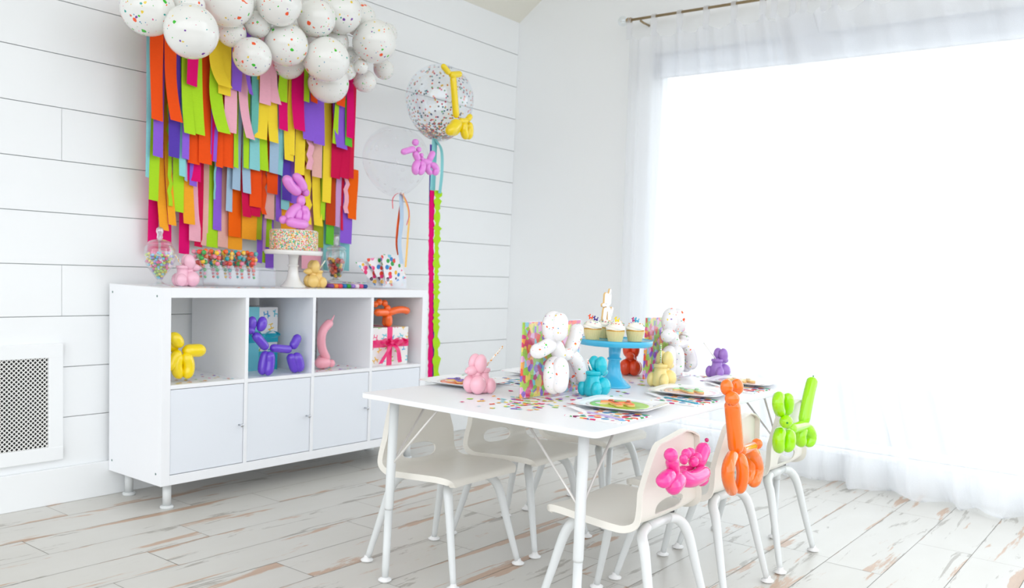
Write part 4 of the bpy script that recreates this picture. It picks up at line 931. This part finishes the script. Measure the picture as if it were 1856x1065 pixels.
for row, yy in ((0, -.248), (1, -.178)):
    for i in range(5):
        x = .285+i*.060+(.026 if row else 0); tip = Vector((x+.004, yy, TOPZ+.028)); lean = Vector((-.012, 0, 0)); top = Vector((x, yy, TOPZ+.148))+lean
        t = thing('candy_cone', f'clear cone of round candies, {cone_ord[i]} from the left in the {"back" if row else "front"} row', 'candy cone', tip, 0, 'candy cones in the acrylic tray')
        MB().tube([tip, tip.lerp(top, .5), top], [.0015, .014, .027], 18, cap=False).build('cellophane_cone', cell_g, t)
        pos = [(.10, 0, 0, 0), (.22, 0, 0, 0), (.35, .002, 0, 0), (.47, .004, 3, 0)]+[(.60, .010, q*2.1, 1) for q in range(3)]+[(.78, .014, .9+q*1.57, 1) for q in range(4)]+[(.96, .018, .3+q*1.26, 1) for q in range(5)]
        for v, q, a, big in pos:
            v += rnd.uniform(-.035, .035)*big; a += rnd.uniform(-.5, .5); p = tip.lerp(top, v)+Vector((math.cos(a), math.sin(a), 0))*q*rnd.uniform(.8, 1)
            cc, cn = rnd.choice(ccols); r = .0100 if big else (.0055 if v < .3 else .0078); key = (cc, r, 1)
            if key not in candy_mesh:
                o = MB().ball((0, 0, 0), r, 12, 8).build('candy_ball', mat('candy_'+cc, cc, .3, coat=.2), world=False); candy_mesh[key] = o.data
            else: o = bpy.data.objects.new('candy_ball', candy_mesh[key]); COL.objects.link(o)
            o.location = p; tag(o, f'{cn} round candy inside a clear cone on the cabinet', 'candy', f'{cn} candies in the cones')
# card sleeve of coloured sticks and flat tray
t = thing('favor_tray', 'low clear tray with confetti-print lid under the right candy jar', 'tray', (1.11, -.14, TOPZ))
MB().box((1.0, -.2, TOPZ+.0005), (1.225, -.05, TOPZ+.0235), bev=.002).build('tray_body', mat('frosted_tray', 'EEEDEB', .2), t)
MB().box((.995, -.205, TOPZ+.0236), (1.23, -.045, TOPZ+.0255)).build('printed_lid', nap_m, t)
sticks = [('7A3F98', 'purple'), ('F58A2A', 'orange'), ('E8405A', 'red'), ('1F6FB8', 'blue'), ('2FA030', 'green'), ('9A7ACF', 'lilac'), ('F2DDE8', 'pale pink'), ('E8488A', 'pink'), ('1F4F9A', 'navy')]
for i, (c, n_) in enumerate(sticks):
    x = .928+i*.0265
    o = MB().tube([(x, -.30, TOPZ+.0105), (x, -.215, TOPZ+.0105)], .0098, 14).build('wrapped_candy_roll', mat('roll_'+c, c, .35), None, (x, -.26, TOPZ)); tag(o, f'{n_} candy roll lying in the row before the right jar', 'candy roll', 'candy rolls on the cabinet')
# polka dot favor bags in a clear box
bagm = dots('bag_print', 'F7F5F7', ['F04A2E', 'F23A7E', '2F86D0', 'FBBF2A', '2FA84A', '5A2A4A', '7FD0E8', 'F58AB8'], 36, .44, .45)
bx = thing('bag_holder', 'clear box holding polka-dot favor bags at the right end of the cabinet', 'box', (1.39, -.2, TOPZ))
for a, b in (((1.29, -.26, TOPZ+.0005), (1.46, -.14, TOPZ+.0035)), ((1.29, -.26, TOPZ+.003), (1.46, -.257, TOPZ+.05)), ((1.29, -.143, TOPZ+.003), (1.46, -.14, TOPZ+.05)), ((1.29, -.257, TOPZ+.003), (1.293, -.143, TOPZ+.05)), ((1.457, -.257, TOPZ+.003), (1.46, -.143, TOPZ+.05))): MB().box(a, b).build('box_wall', acr, bx)
for i, (Q, Y, lb) in enumerate((([(680, 518), (698, 518), (672, 473), (644, 475)], -.165, 'leftmost leaning'), ([(693, 517), (712, 518), (697, 466), (663, 468)], -.190, 'middle'), ([(700, 516), (737, 503), (722, 463), (690, 460)], -.215, 'rightmost upright'))):
    P = [ony(a, b, Y) for a, b in Q]; P[0].z = max(P[0].z, TOPZ+.005); P[1].z = max(P[1].z, TOPZ+.005); mb = MB(); vs = []
    for v in (0, .25, .5, .75, 1):
        a = P[0].lerp(P[3], v); b = P[1].lerp(P[2], v); mdl = (a+b)/2; th_ = .004+.016*math.sin(min(1, v*1.15)*math.pi)*.8; d = Vector((0, th_/2+.001, 0))
        vs += [a, mdl-d, b, mdl+d]
    fs = [[0, 3, 2, 1], [16, 17, 18, 19]]+[[4*k+j, 4*k+(j+1) % 4, 4*k+4+(j+1) % 4, 4*k+4+j] for k in range(4) for j in range(4)]
    mb.add(vs, fs, False); o = mb.build('favor_bag', bagm, None, ((P[0].x+P[1].x)/2, Y, TOPZ+.006)); tag(o, f'{lb} polka-dot paper favor bag in the clear box', 'bag', 'favor bags on the cabinet')
# ------------------------------------------------------------------ crepe streamers
def crepe(cname):
    nm = 'crepe_'+cname
    if nm in MC: return MC[nm]
    m, t, b = newmat(nm); b.inputs['Roughness'].default_value = .85; b.inputs['Specular IOR Level'].default_value = .15
    tc = N(t, 'ShaderNodeTexCoord'); mp = N(t, 'ShaderNodeMapping', inp={'Scale': (60, 60, 420)}); L(t, tc.outputs['Object'], mp.inputs[0])
    nz = N(t, 'ShaderNodeTexNoise', inp={'Scale': 1, 'Detail': 2}); L(t, mp.outputs[0], nz.inputs['Vector'])
    c = lin(PAL[cname]); mr = N(t, 'ShaderNodeMapRange', inp={3: .92, 4: 1.08}); L(t, nz.outputs[0], mr.inputs[0])
    vm = N(t, 'ShaderNodeVectorMath', operation='SCALE', inp={0: c[:3]}); L(t, mr.outputs[0], vm.inputs[3]); L(t, vm.outputs[0], b.inputs['Base Color'])
    bp = N(t, 'ShaderNodeBump', inp={'Strength': .3, 'Distance': .001}); L(t, nz.outputs[0], bp.inputs['Height']); L(t, bp.outputs[0], b.inputs['Normal'])
    MC[nm] = m; return m
# (left px, right px, lower-end px, colour, top px or None, curl, twist)
ST = [(273,296,218,'orange',62,0,0),(303,326,220,'orange',62,.6,0),(330,349,243,'lime',92,.5,0),(347,367,244,'lime',150,.5,0),(338,359,155,'magenta',92,0,0),(359,383,297,'orange',92,0,0),(341,362,297,'orange',155,0,0),(383,389,292,'magenta',120,0,0),
 (388,412,157,'yellow',60,1.2,0),(397,418,172,'yellow',60,0,0),(387,409,241,'lime',130,1.2,0),(406,427,240,'pink',80,0,0),(393,404,303,'orange',200,0,0),(404,423,303,'orange',200,0,0),(420,437,164,'purple',85,0,0),(437,455,252,'pink',120,1,0),(446,456,172,'purple',110,.6,0),
 (455,466,256,'teal',120,0,0),(462,483,252,'yellow',120,-.4,0),(485,502,258,'yellow',170,.4,0),(470,489,189,'pink',110,0,0),(488,505,188,'pink',110,.7,0),(505,521,184,'lime',120,0,0),(504,522,236,'magenta',170,0,0),(521,534,280,'yellow',120,0,0),(515,533,291,'yellow',225,0,0),(531,552,236,'magenta',120,.2,0),
 (549,570,254,'purple',125,0,0),(567,586,262,'purple',150,.2,0),(549,557,185,'lime',125,-.5,0),(563,576,186,'orange',140,0,0),(584,598,367,'yellow',140,0,0),(599,617,323,'crimson',150,0,0),(615,633,323,'crimson',230,0,0),(606,628,269,'purple',150,.3,0),(603,612,261,'lime',150,-.3,0),(610,627,192,'orange',140,0,0),(624,638,265,'green',140,0,0),(633,642,323,'red',150,0,0),
 (277,297,284,'purple',62,0,0),(305,326,285,'violet',62,0,0),(263,271,321,'aqua',62,0,0),(269,288,363,'lime',150,0,0),(285,300,417,'amber',150,.9,0),(300,313,408,'amber',200,.8,0),(302,313,373,'lime',150,0,1),(314,333,384,'lime',200,0,0),(322,332,320,'aqua',150,-1.2,0),(333,340,328,'blue',150,0,0),(330,341,288,'purple',150,0,0),(339,364,328,'magenta',150,0,0),
 (381,393,292,'purple',150,0,0),(422,432,304,'lime',150,0,0),(451,470,308,'aqua',150,0,0),(469,485,309,'lime',150,.3,0),(442,451,305,'lime',150,0,0),(488,503,314,'blue',150,0,0),(502,513,317,'aqua',150,0,0),(534,550,316,'yellow',150,0,0),(554,570,307,'pink',200,0,1),(567,583,321,'peach',200,0,0),
 (330,349,406,'amber',150,.4,0),(341,364,437,'pink',200,0,0),(344,358,337,'purple',150,0,0),(364,376,445,'peach',150,0,0),(373,394,448,'lime',150,0,0),(387,402,417,'purple',150,0,0),(386,393,361,'aqua',150,0,1),(393,413,448,'peach',150,0,0),(410,422,383,'blue',150,0,0),(421,437,344,'blue',150,0,0),(440,453,350,'blue',150,.3,0),
 (413,437,429,'tangerine',150,0,0),(437,453,393,'crimson',150,.5,0),(452,472,375,'orange',150,0,0),(454,472,392,'crimson',150,0,0),(472,483,388,'orange',150,0,1),(485,503,351,'orange',150,0,0),(480,497,397,'peach',150,0,0),(438,464,434,'amber',150,0,0),(461,474,434,'olive',150,0,0),(479,495,448,'lime',150,0,0),(498,510,402,'purple',150,0,0),(510,527,363,'violet',150,0,0),(527,542,369,'purple',150,0,0),
 (548,565,406,'yellow',150,0,1),(567,581,409,'yellow',150,.6,0),(580,590,398,'lime',150,0,0),(568,587,448,'olive',150,0,0),(590,606,408,'rust',150,0,0),(590,606,443,'green',150,0,0),(607,618,411,'lilac',150,0,0),(616,636,441,'purple',150,0,0),(624,632,386,'pink',150,0,1),(630,646,397,'tangerine',305,0,0),(616,622,417,'red',300,0,0),
 (268,288,458,'magenta',62,0,0),(290,311,455,'magenta',150,0,0),(324,342,460,'magenta',200,0,0),(584,601,490,'aqua',200,0,0),(616,633,490,'aqua',200,0,0),(545,582,488,'pink',200,0,0),(465,474,476,'purple',150,0,0),(479,493,487,'purple',150,.3,0),(472,487,476,'lime',200,0,0),(413,437,452,'amber',200,0,0),(540,553,440,'crimson',200,0,0),(509,535,420,'amber',200,0,0),(352,366,447,'crimson',200,0,0),(510,524,380,'aqua',200,0,0),(474,480,455,'lilac',200,0,0),(628,640,250,'magenta',150,0,0)]
ORD = ['first', 'second', 'third', 'fourth', 'fifth', 'sixth', 'seventh', 'eighth', 'ninth', 'tenth', 'eleventh', 'twelfth', 'thirteenth', 'fourteenth', 'fifteenth', 'sixteenth', 'seventeenth', 'eighteenth', 'nineteenth', 'twentieth']
order = sorted(range(len(ST)), key=lambda i: ST[i][2])
bycol = {}
for i, s_ in enumerate(ST): bycol.setdefault(s_[3], []).append(i)
for c in bycol: bycol[c].sort(key=lambda i: (ST[i][0]+ST[i][1]/2, ST[i][2]))
rodz = 2.0
for rank, i in enumerate(order):
    l_, r_, yb, cn, yt, curl, tw = ST[i]; rnd = random.Random(i*7+1)
    Y = -.170+.13*rank/len(order)
    a = ony(l_, yb, Y); b = ony(r_, yb, Y); zb = (a.z+b.z)/2; xa, xb = a.x, b.x; w = xb-xa
    ztop = rodz if yt < 290 else ony(l_, yt, Y).z; K = 26; vs = []; sl = rnd.uniform(-.006, .006); wv = rnd.uniform(0, 6)
    for k in range(K+1):
        v = k/K; z = ztop+(zb-ztop)*v; dy = .004*math.sin(v*5+wv); cx_ = 0
        if curl: q = max(0, (v-.55)/.45); cx_ = (q*q*w*.5-w*.35)*(1 if curl > 0 else -1)*min(1, abs(curl)); dy -= q*q*.02*abs(curl)
        ws = 1
        if tw: ws = .75; cx_ += .15*w*math.sin(v*60+wv); dy += .006*math.sin(v*75)
        mid = (xa+xb)/2+sl*(1-v)+cx_
        tilt = .004*math.sin(v*4+wv*2)
        vs += [(mid-w/2*ws, Y+dy-tilt, z+(.003 if not tw else 0)), (mid, Y+dy-.0012, z), (mid+w/2*ws, Y+dy+tilt, z-(.002))]
    fs = []
    for k in range(K): q = 3*k; fs += [[q, q+3, q+4, q+1], [q+1, q+4, q+5, q+2]]
    o = MB().add(vs, fs, True).build('crepe_streamer', crepe(cn), None, ((xa+xb)/2, Y, rodz))
    L_ = bycol[cn]; j = L_.index(i); shape = 'twisted ' if tw else ('curled ' if abs(curl) >= .8 else '')
    nmx = {'aqua': 'pale aqua', 'blue': 'pale blue', 'red': 'narrow red'}.get(cn, cn)
    pos = f'{ORD[j]} {cn} one from the left' if len(L_) > 1 else 'only one of its colour'
    tag(o, f'{shape}{nmx} crepe streamer in the wall backdrop, {pos}', 'streamer', 'crepe paper streamers on the wall')
bar = thing('streamer_rod', 'thin wooden dowel behind the balloon cloud holding the crepe streamers', 'rod', (.7, -.1, rodz))
MB().tube([(.14, -.10, rodz+.004), (1.27, -.10, rodz+.004)], .006, 10).build('dowel', mat('dowel_wood', 'D8C29A', .6), bar)
for x in (.2, 1.2): MB().tube([(x, -.10, rodz+.004), (x, -.001, rodz+.004)], .004, 8).build('hook', white_metal, bar)
# ------------------------------------------------------------------ balloon cloud
spm = splatter('white_splatter_latex', 'F8F8F4', 1.0)
base_b = None
def round_balloon(label, px_, py_, r_px, Y, seed, grp='white splatter balloons above the streamers'):
    global base_b
    c = ony(px_, py_, Y); r = r_px*dep(c)/FPX; rnd = random.Random(seed)
    if base_b is None:
        base_b = thing('round_balloon', label, 'balloon', (0, 0, 0), 0, grp)
        pr = []
        for i in range(25):
            t = math.pi*i/24; rr = math.sin(t); z = math.cos(t)
            if z < 0: z *= 1.10; rr *= 1-.05*z*z
            pr.append((rr, z))
        MB().lathe(pr, (0, 0, 0), 40).build('balloon_skin', spm, base_b, world=False)
        MB().lathe([(.0, -1.08), (.05, -1.10), (.035, -1.13), (.10, -1.18), (.0, -1.17)], (0, 0, 0), 14).build('knot', spm, base_b, world=False); b = base_b
    else: b = copy_tree(base_b)
    b.location = c; b.scale = (r,)*3; b.rotation_euler = (rnd.uniform(1.0, 2.1), rnd.uniform(-.4, .4), rnd.uniform(-.6, .6)); b['label'] = label; b['group'] = grp
    return b
BL = [(269,17,47,-.30,'large splattered balloon at the left end of the white balloon cloud'),(347,57,48,-.32,'large splattered balloon hanging low over the orange streamers at the left'),(343,10,28,-.27,'small splattered balloon between the two leftmost large ones at the top'),
 (415,3,44,-.33,'large splattered balloon cut by the photo top, third large from the left'),(421,60,25,-.27,'small splattered balloon just right of the low left large one'),(467,44,24,-.30,'small splattered balloon right of the top third large one'),
 (458,103,34,-.30,'medium splattered balloon hanging over the purple and pink streamers'),(506,6,40,-.34,'large splattered balloon at the photo top, cloud centre'),(520,81,38,-.36,'medium splattered balloon in the cloud centre, frontmost'),(523,112,30,-.20,'balloon tucked behind the bottom of the centre frontmost one'),
 (552,58,23,-.28,'small balloon between the centre one and its right neighbour'),(574,33,34,-.33,'medium splattered balloon right of the cloud centre near the top'),(618,22,38,-.28,'large streaky splattered balloon at the top right of the cloud'),(593,108,40,-.36,'large splattered balloon low on the right half of the cloud'),
 (606,76,26,-.24,'small balloon peeking above the low right large one'),(596,150,36,-.26,'lowest balloon of the whole white cloud'),(633,102,17,-.24,'tiny balloon at the right edge of the low right large one'),(629,128,17,-.22,'tiny balloon under another tiny one, right of the lowest large balloons'),
 (680,75,38,-.30,'large faint balloon near the right end of the cloud'),(696,126,18,-.26,'small balloon at the far right bottom of the cloud'),(662,147,20,-.26,'small hanging balloon at the bottom right of the cloud'),(655,121,13,-.30,'tiniest balloon with a purple mark, right side of the cloud'),
 (652,36,30,-.22,'pale balloon behind the streaky one at the top right'),(464,8,24,-.22,'small balloon behind two top large ones, left of centre'),(300,-2,24,-.2,'small balloon behind the leftmost large one, at the photo top'),(545,-6,30,-.2,'balloon mostly above the photo edge right of centre'),(700,62,20,-.18,'small faint balloon at the extreme right end of the cloud'),(385,40,22,-.16,'small balloon hidden behind the left large balloons')]
YS = [b[3]+.02 for b in BL]
for it in range(300):                                # spread the cluster in depth so that neighbours touch instead of sharing space
    Cs = [ony(b[0], b[1], YS[i]) for i, b in enumerate(BL)]; Rs = [b[2]*dep(Cs[i])/FPX for i, b in enumerate(BL)]; moved = False
    for i in range(len(BL)):
        for j in range(i):
            dd = (Cs[i]-Cs[j]).length; need = .93*(Rs[i]+Rs[j])
            if dd < need:
                a, b_ = (i, j) if YS[i] < YS[j] else (j, i); st_ = .12*(need-dd)+.001; YS[a] = max(-.66, YS[a]-st_); YS[b_] = min(-.20-Rs[b_]*.9, YS[b_]+st_); moved = True
    if not moved: break
for i, (x, y, r, Y, lb) in enumerate(BL): round_balloon(lb, x, y, r, YS[i], i*3+5)
# ------------------------------------------------------------------ big confetti balloon
def bubble_mat(name, dotsc=None):
    m = glassy(name, (.97, .98, .99), .10, .42, .06); return m
Yb = -.27
c = ony(797, 180, Yb); R_ = 62*dep(c)/FPX
cbn = thing('confetti_balloon', 'large clear balloon filled with multicoloured confetti squares near the room corner', 'balloon', (c.x, c.y, c.z-R_*1.15))
pr = []
for i in range(33):
    t = math.pi*i/32; z = math.cos(t); rr = math.sin(t)
    if z < 0: z *= 1.22; rr *= 1-.10*z*z
    pr.append((rr*R_, z*R_))
MB().lathe(pr, c, 48).build('balloon_skin', bubble_mat('clear_latex'), cbn)
MB().lathe([(0, 0), (.006, 0), (.005, -.008), (.011, -.018), (0, -.017)], (c.x, c.y, c.z-R_*1.22), 12).build('knot', mat('knot_latex', 'E8E8E6', .4), cbn)
rnd = random.Random(21); ccs = ['F4511E', 'F7C53A', 'D81550', '1F7F8A', '3FA84A', '2A4A8A', '2A2A3A', 'F08A3A']; mbs = [MB() for _ in ccs]
mb = MB(); cm = [mat('foil_'+q, q, .5) for q in ccs]
for k in range(1150):
    u = rnd.random(); z = (1-2*rnd.random()) if k < 330 else -1.17+abs(rnd.gauss(0, .27))
    if z > .98 or z < -1.17: continue
    t = math.acos(max(-1, min(1, z/(1.22 if z < 0 else 1)))); rr = math.sin(t)*(1-(.10*z*z if z < 0 else 0)); a = rnd.uniform(0, 6.283)
    nrm = Vector((rr*math.cos(a), rr*math.sin(a), z)).normalized(); p = c+Vector((rr*math.cos(a), rr*math.sin(a), z))*R_*.985
    tu = nrm.orthogonal().normalized(); tv = nrm.cross(tu); q = rnd.uniform(0, 3); e1 = (tu*math.cos(q)+tv*math.sin(q))*.0042; e2 = nrm.cross(e1).normalized()*.0042
    mb.add([p-e1-e2, p+e1-e2, p+e1+e2, p-e1+e2], [[0, 1, 2, 3]], mi=rnd.randrange(len(ccs)))
o = mb.build('confetti', cm, cbn); o['kind'] = 'stuff'
animal('yellow giraffe-shaped balloon fixed on the front of the confetti balloon', 'balloon animal', Yb-.195, [
  ('ear', [(801, 117), (815, 134)], 5.5), ('muzzle', [(815, 136), (836, 134)], 6.2), ('neck', [(821, 137), (827, 214)], 6.2), ('front_leg', [(829, 216), (823, 230), (810, 240)], 11), ('front_leg', [(832, 217, .02), (829, 230, .02), (817, 243, .02)], 9),
  ('body', [(832, 219), (848, 219)], 5.5), ('tail', [(846, 219), (854, 208)], 5.5), ('hind_leg', [(843, 221), (841, 236), (846, 252)], 7.5), ('hind_leg', [(848, 221, .01), (851, 236, .01), (848, 252, .01)], 7.5)], LX['yellow'], name='balloon_giraffe')
# clear bubble balloon
c2 = ony(717, 286, -.30); R2 = 60*dep(c2)/FPX
bb = thing('clear_balloon', 'faint clear balloon with pale dots beside the streamers', 'balloon', (c2.x, c2.y, c2.z-R2*1.05))
m, t, b = newmat('clear_dotted_latex'); t.nodes.remove(b); out = t.nodes['Material Output']
tc = N(t, 'ShaderNodeTexCoord'); vo = N(t, 'ShaderNodeTexVoronoi', inp={'Scale': 17, 'Randomness': .5}); L(t, tc.outputs['Object'], vo.inputs['Vector'])
tr_ = N(t, 'ShaderNodeBsdfTransparent', inp={0: (.985, .985, .99, 1)}); df = N(t, 'ShaderNodeBsdfDiffuse', inp={0: (.93, .93, .95, 1)}); gl = N(t, 'ShaderNodeBsdfGlossy', inp={1: .08})
lw = N(t, 'ShaderNodeLayerWeight', inp={0: .25}); mr = N(t, 'ShaderNodeMapRange', inp={3: .01, 4: .12}); L(t, lw.outputs['Facing'], mr.inputs[0])
ms = mathn(t, 'MULTIPLY', mathn(t, 'LESS_THAN', vo.outputs['Distance'], .2), .14)
a1 = N(t, 'ShaderNodeMixShader'); L(t, ms, a1.inputs[0]); L(t, tr_.outputs[0], a1.inputs[1]); L(t, df.outputs[0], a1.inputs[2])
a2 = N(t, 'ShaderNodeMixShader'); L(t, mr.outputs[0], a2.inputs[0]); L(t, a1.outputs[0], a2.inputs[1]); L(t, gl.outputs[0], a2.inputs[2]); L(t, a2.outputs[0], out.inputs[0])
MB().lathe([(x*R2/R_, z*R2/R_*.95) for x, z in pr], c2, 40).build('balloon_skin', m, bb)
MB().ball(ony(727, 351, -.305), .009).build('knot', MC['knot_latex'], bb)
animal('orchid pink balloon dog in front of the clear dotted balloon', 'balloon animal', -.47, [
  ('ear', [(751, 252), (755, 264)], 6.5), ('muzzle', [(752, 269), (728, 276)], 5.8), ('neck_bubble', [(759, 271)], 5, 'ball'), ('neck', [(751, 274), (759, 292)], 6.3), ('mane_bubble', [(764, 281)], 4, 'ball'), ('mane_bubble', [(765, 288)], 4, 'ball'),
  ('front_leg', [(760, 292), (753, 303), (756, 316)], 7), ('front_leg', [(763, 292, -.01), (766, 303, -.01), (760, 316, -.01)], 6.5), ('body', [(766, 293), (782, 294)], 6), ('tail', [(777, 292), (786, 274)], 5.8),
  ('hind_leg', [(779, 296), (775, 306), (783, 315)], 5.5), ('hind_leg', [(781, 296, -.01), (790, 306, -.01), (786, 316, -.01)], 6.5)], LX['orchid'])
# ribbons
def ribbon(name, label, P, w, m, grp=None, parent=None, ang=0.0, wob=0, cat='ribbon', seed=0):
    """P: world points of the centre line; width along x"""
    rnd = random.Random(seed); C = curve(P, 70) if wob else curve(P, 30); vs = []
    for i, q in enumerate(C):
        ww = w*(1+wob*(rnd.random()-.5)*1.0); sh_ = wob*w*.5*math.sin(i*.8)
        e = Vector((math.cos(ang), math.sin(ang), 0))*ww/2; vs += [q-e, q+Vector((0, -.0008, 0)), q+e*(1+wob*rnd.random()*.7)]
    k = len(C); fs = []
    for i in range(k-1): q = 3*i; fs += [[q, q+3, q+4, q+1], [q+1, q+4, q+5, q+2]]
    o = MB().add(vs, fs, not wob).build(name, m, parent, None if parent else tuple(P[0]))
    if not parent: tag(o, label, cat, grp)
    return o
def PP(lst, Y): return [ony(q[0], q[1], Y+(q[2] if len(q) > 2 else 0)) for q in lst]
rr_ = mat('ribbon_red', 'EE1F3C', .35, coat=.2); ro = mat('ribbon_orange', 'FF6414', .35, coat=.2); rb = mat('ribbon_blue', 'B4CBE2', .35, coat=.2); ry = mat('ribbon_yellow', 'FBC45A', .35, coat=.2); rt = mat('ribbon_teal', '7CCBD0', .35, coat=.2)
s1 = dep(c2)/FPX
ribbon('ribbon', 'long orange ribbon hanging from the clear balloon', PP([(730, 350), (722, 400), (719, 440), (722, 462)], -.30), 6*s1, ro, 'ribbons below the clear balloon')
ribbon('ribbon', 'wide pale blue ribbon hanging from the clear balloon', PP([(727, 352, -.01), (728, 400, -.01), (724, 440, -.01), (728, 478, -.01)], -.30), 10*s1, rb, 'ribbons below the clear balloon')
ribbon('ribbon', 'yellow ribbon hanging right of the pale blue one from the clear balloon', PP([(730, 351), (741, 385), (739, 430), (735, 484)], -.30), 5*s1, ry, 'ribbons below the clear balloon')
ribbon('ribbon', 'red looped ribbon tied at the knot of the clear balloon', PP([(712, 378, .01), (712, 360, .01), (722, 350, 0), (734, 358, -.01), (742, 385, -.01), (737, 408, 0)], -.31), 6.0*s1, rr_, 'ribbons below the clear balloon', ang=.5)
# tail of the confetti balloon
s2 = dep(c)/FPX; bot = 690
tl = thing('balloon_tail', 'long tail of teal, magenta, purple and lime crepe under the confetti balloon', 'ribbon', tuple(ony(786, bot, Yb)))
ribbon('teal_ribbon', None, PP([(788, 251), (786, 300), (784, 345)], Yb), 14*s2, rt, parent=tl)
ribbon('teal_loop', None, PP([(789, 252), (800, 272, -.02), (801, 310, -.03), (797, 350, -.02)], Yb), 8*s2, rt, parent=tl)
ribbon('purple_strip', None, PP([(783, 262, .01), (781, 400, .01), (783, 560, .01), (784, 690, .01)], Yb), 11*s2, crepe('purple'), parent=tl)
ribbon('magenta_strip', None, PP([(783, 345), (781, 450), (781, 560), (779, 690)], Yb-.004), 12*s2, crepe('magenta'), parent=tl, wob=.5, seed=3)
ribbon('lime_strip', None, PP([(793, 345, 0), (791, 450, 0), (790, 560, 0), (790, 690, 0)], Yb-.008), 13*s2, crepe('lime'), parent=tl, wob=.9, seed=5)
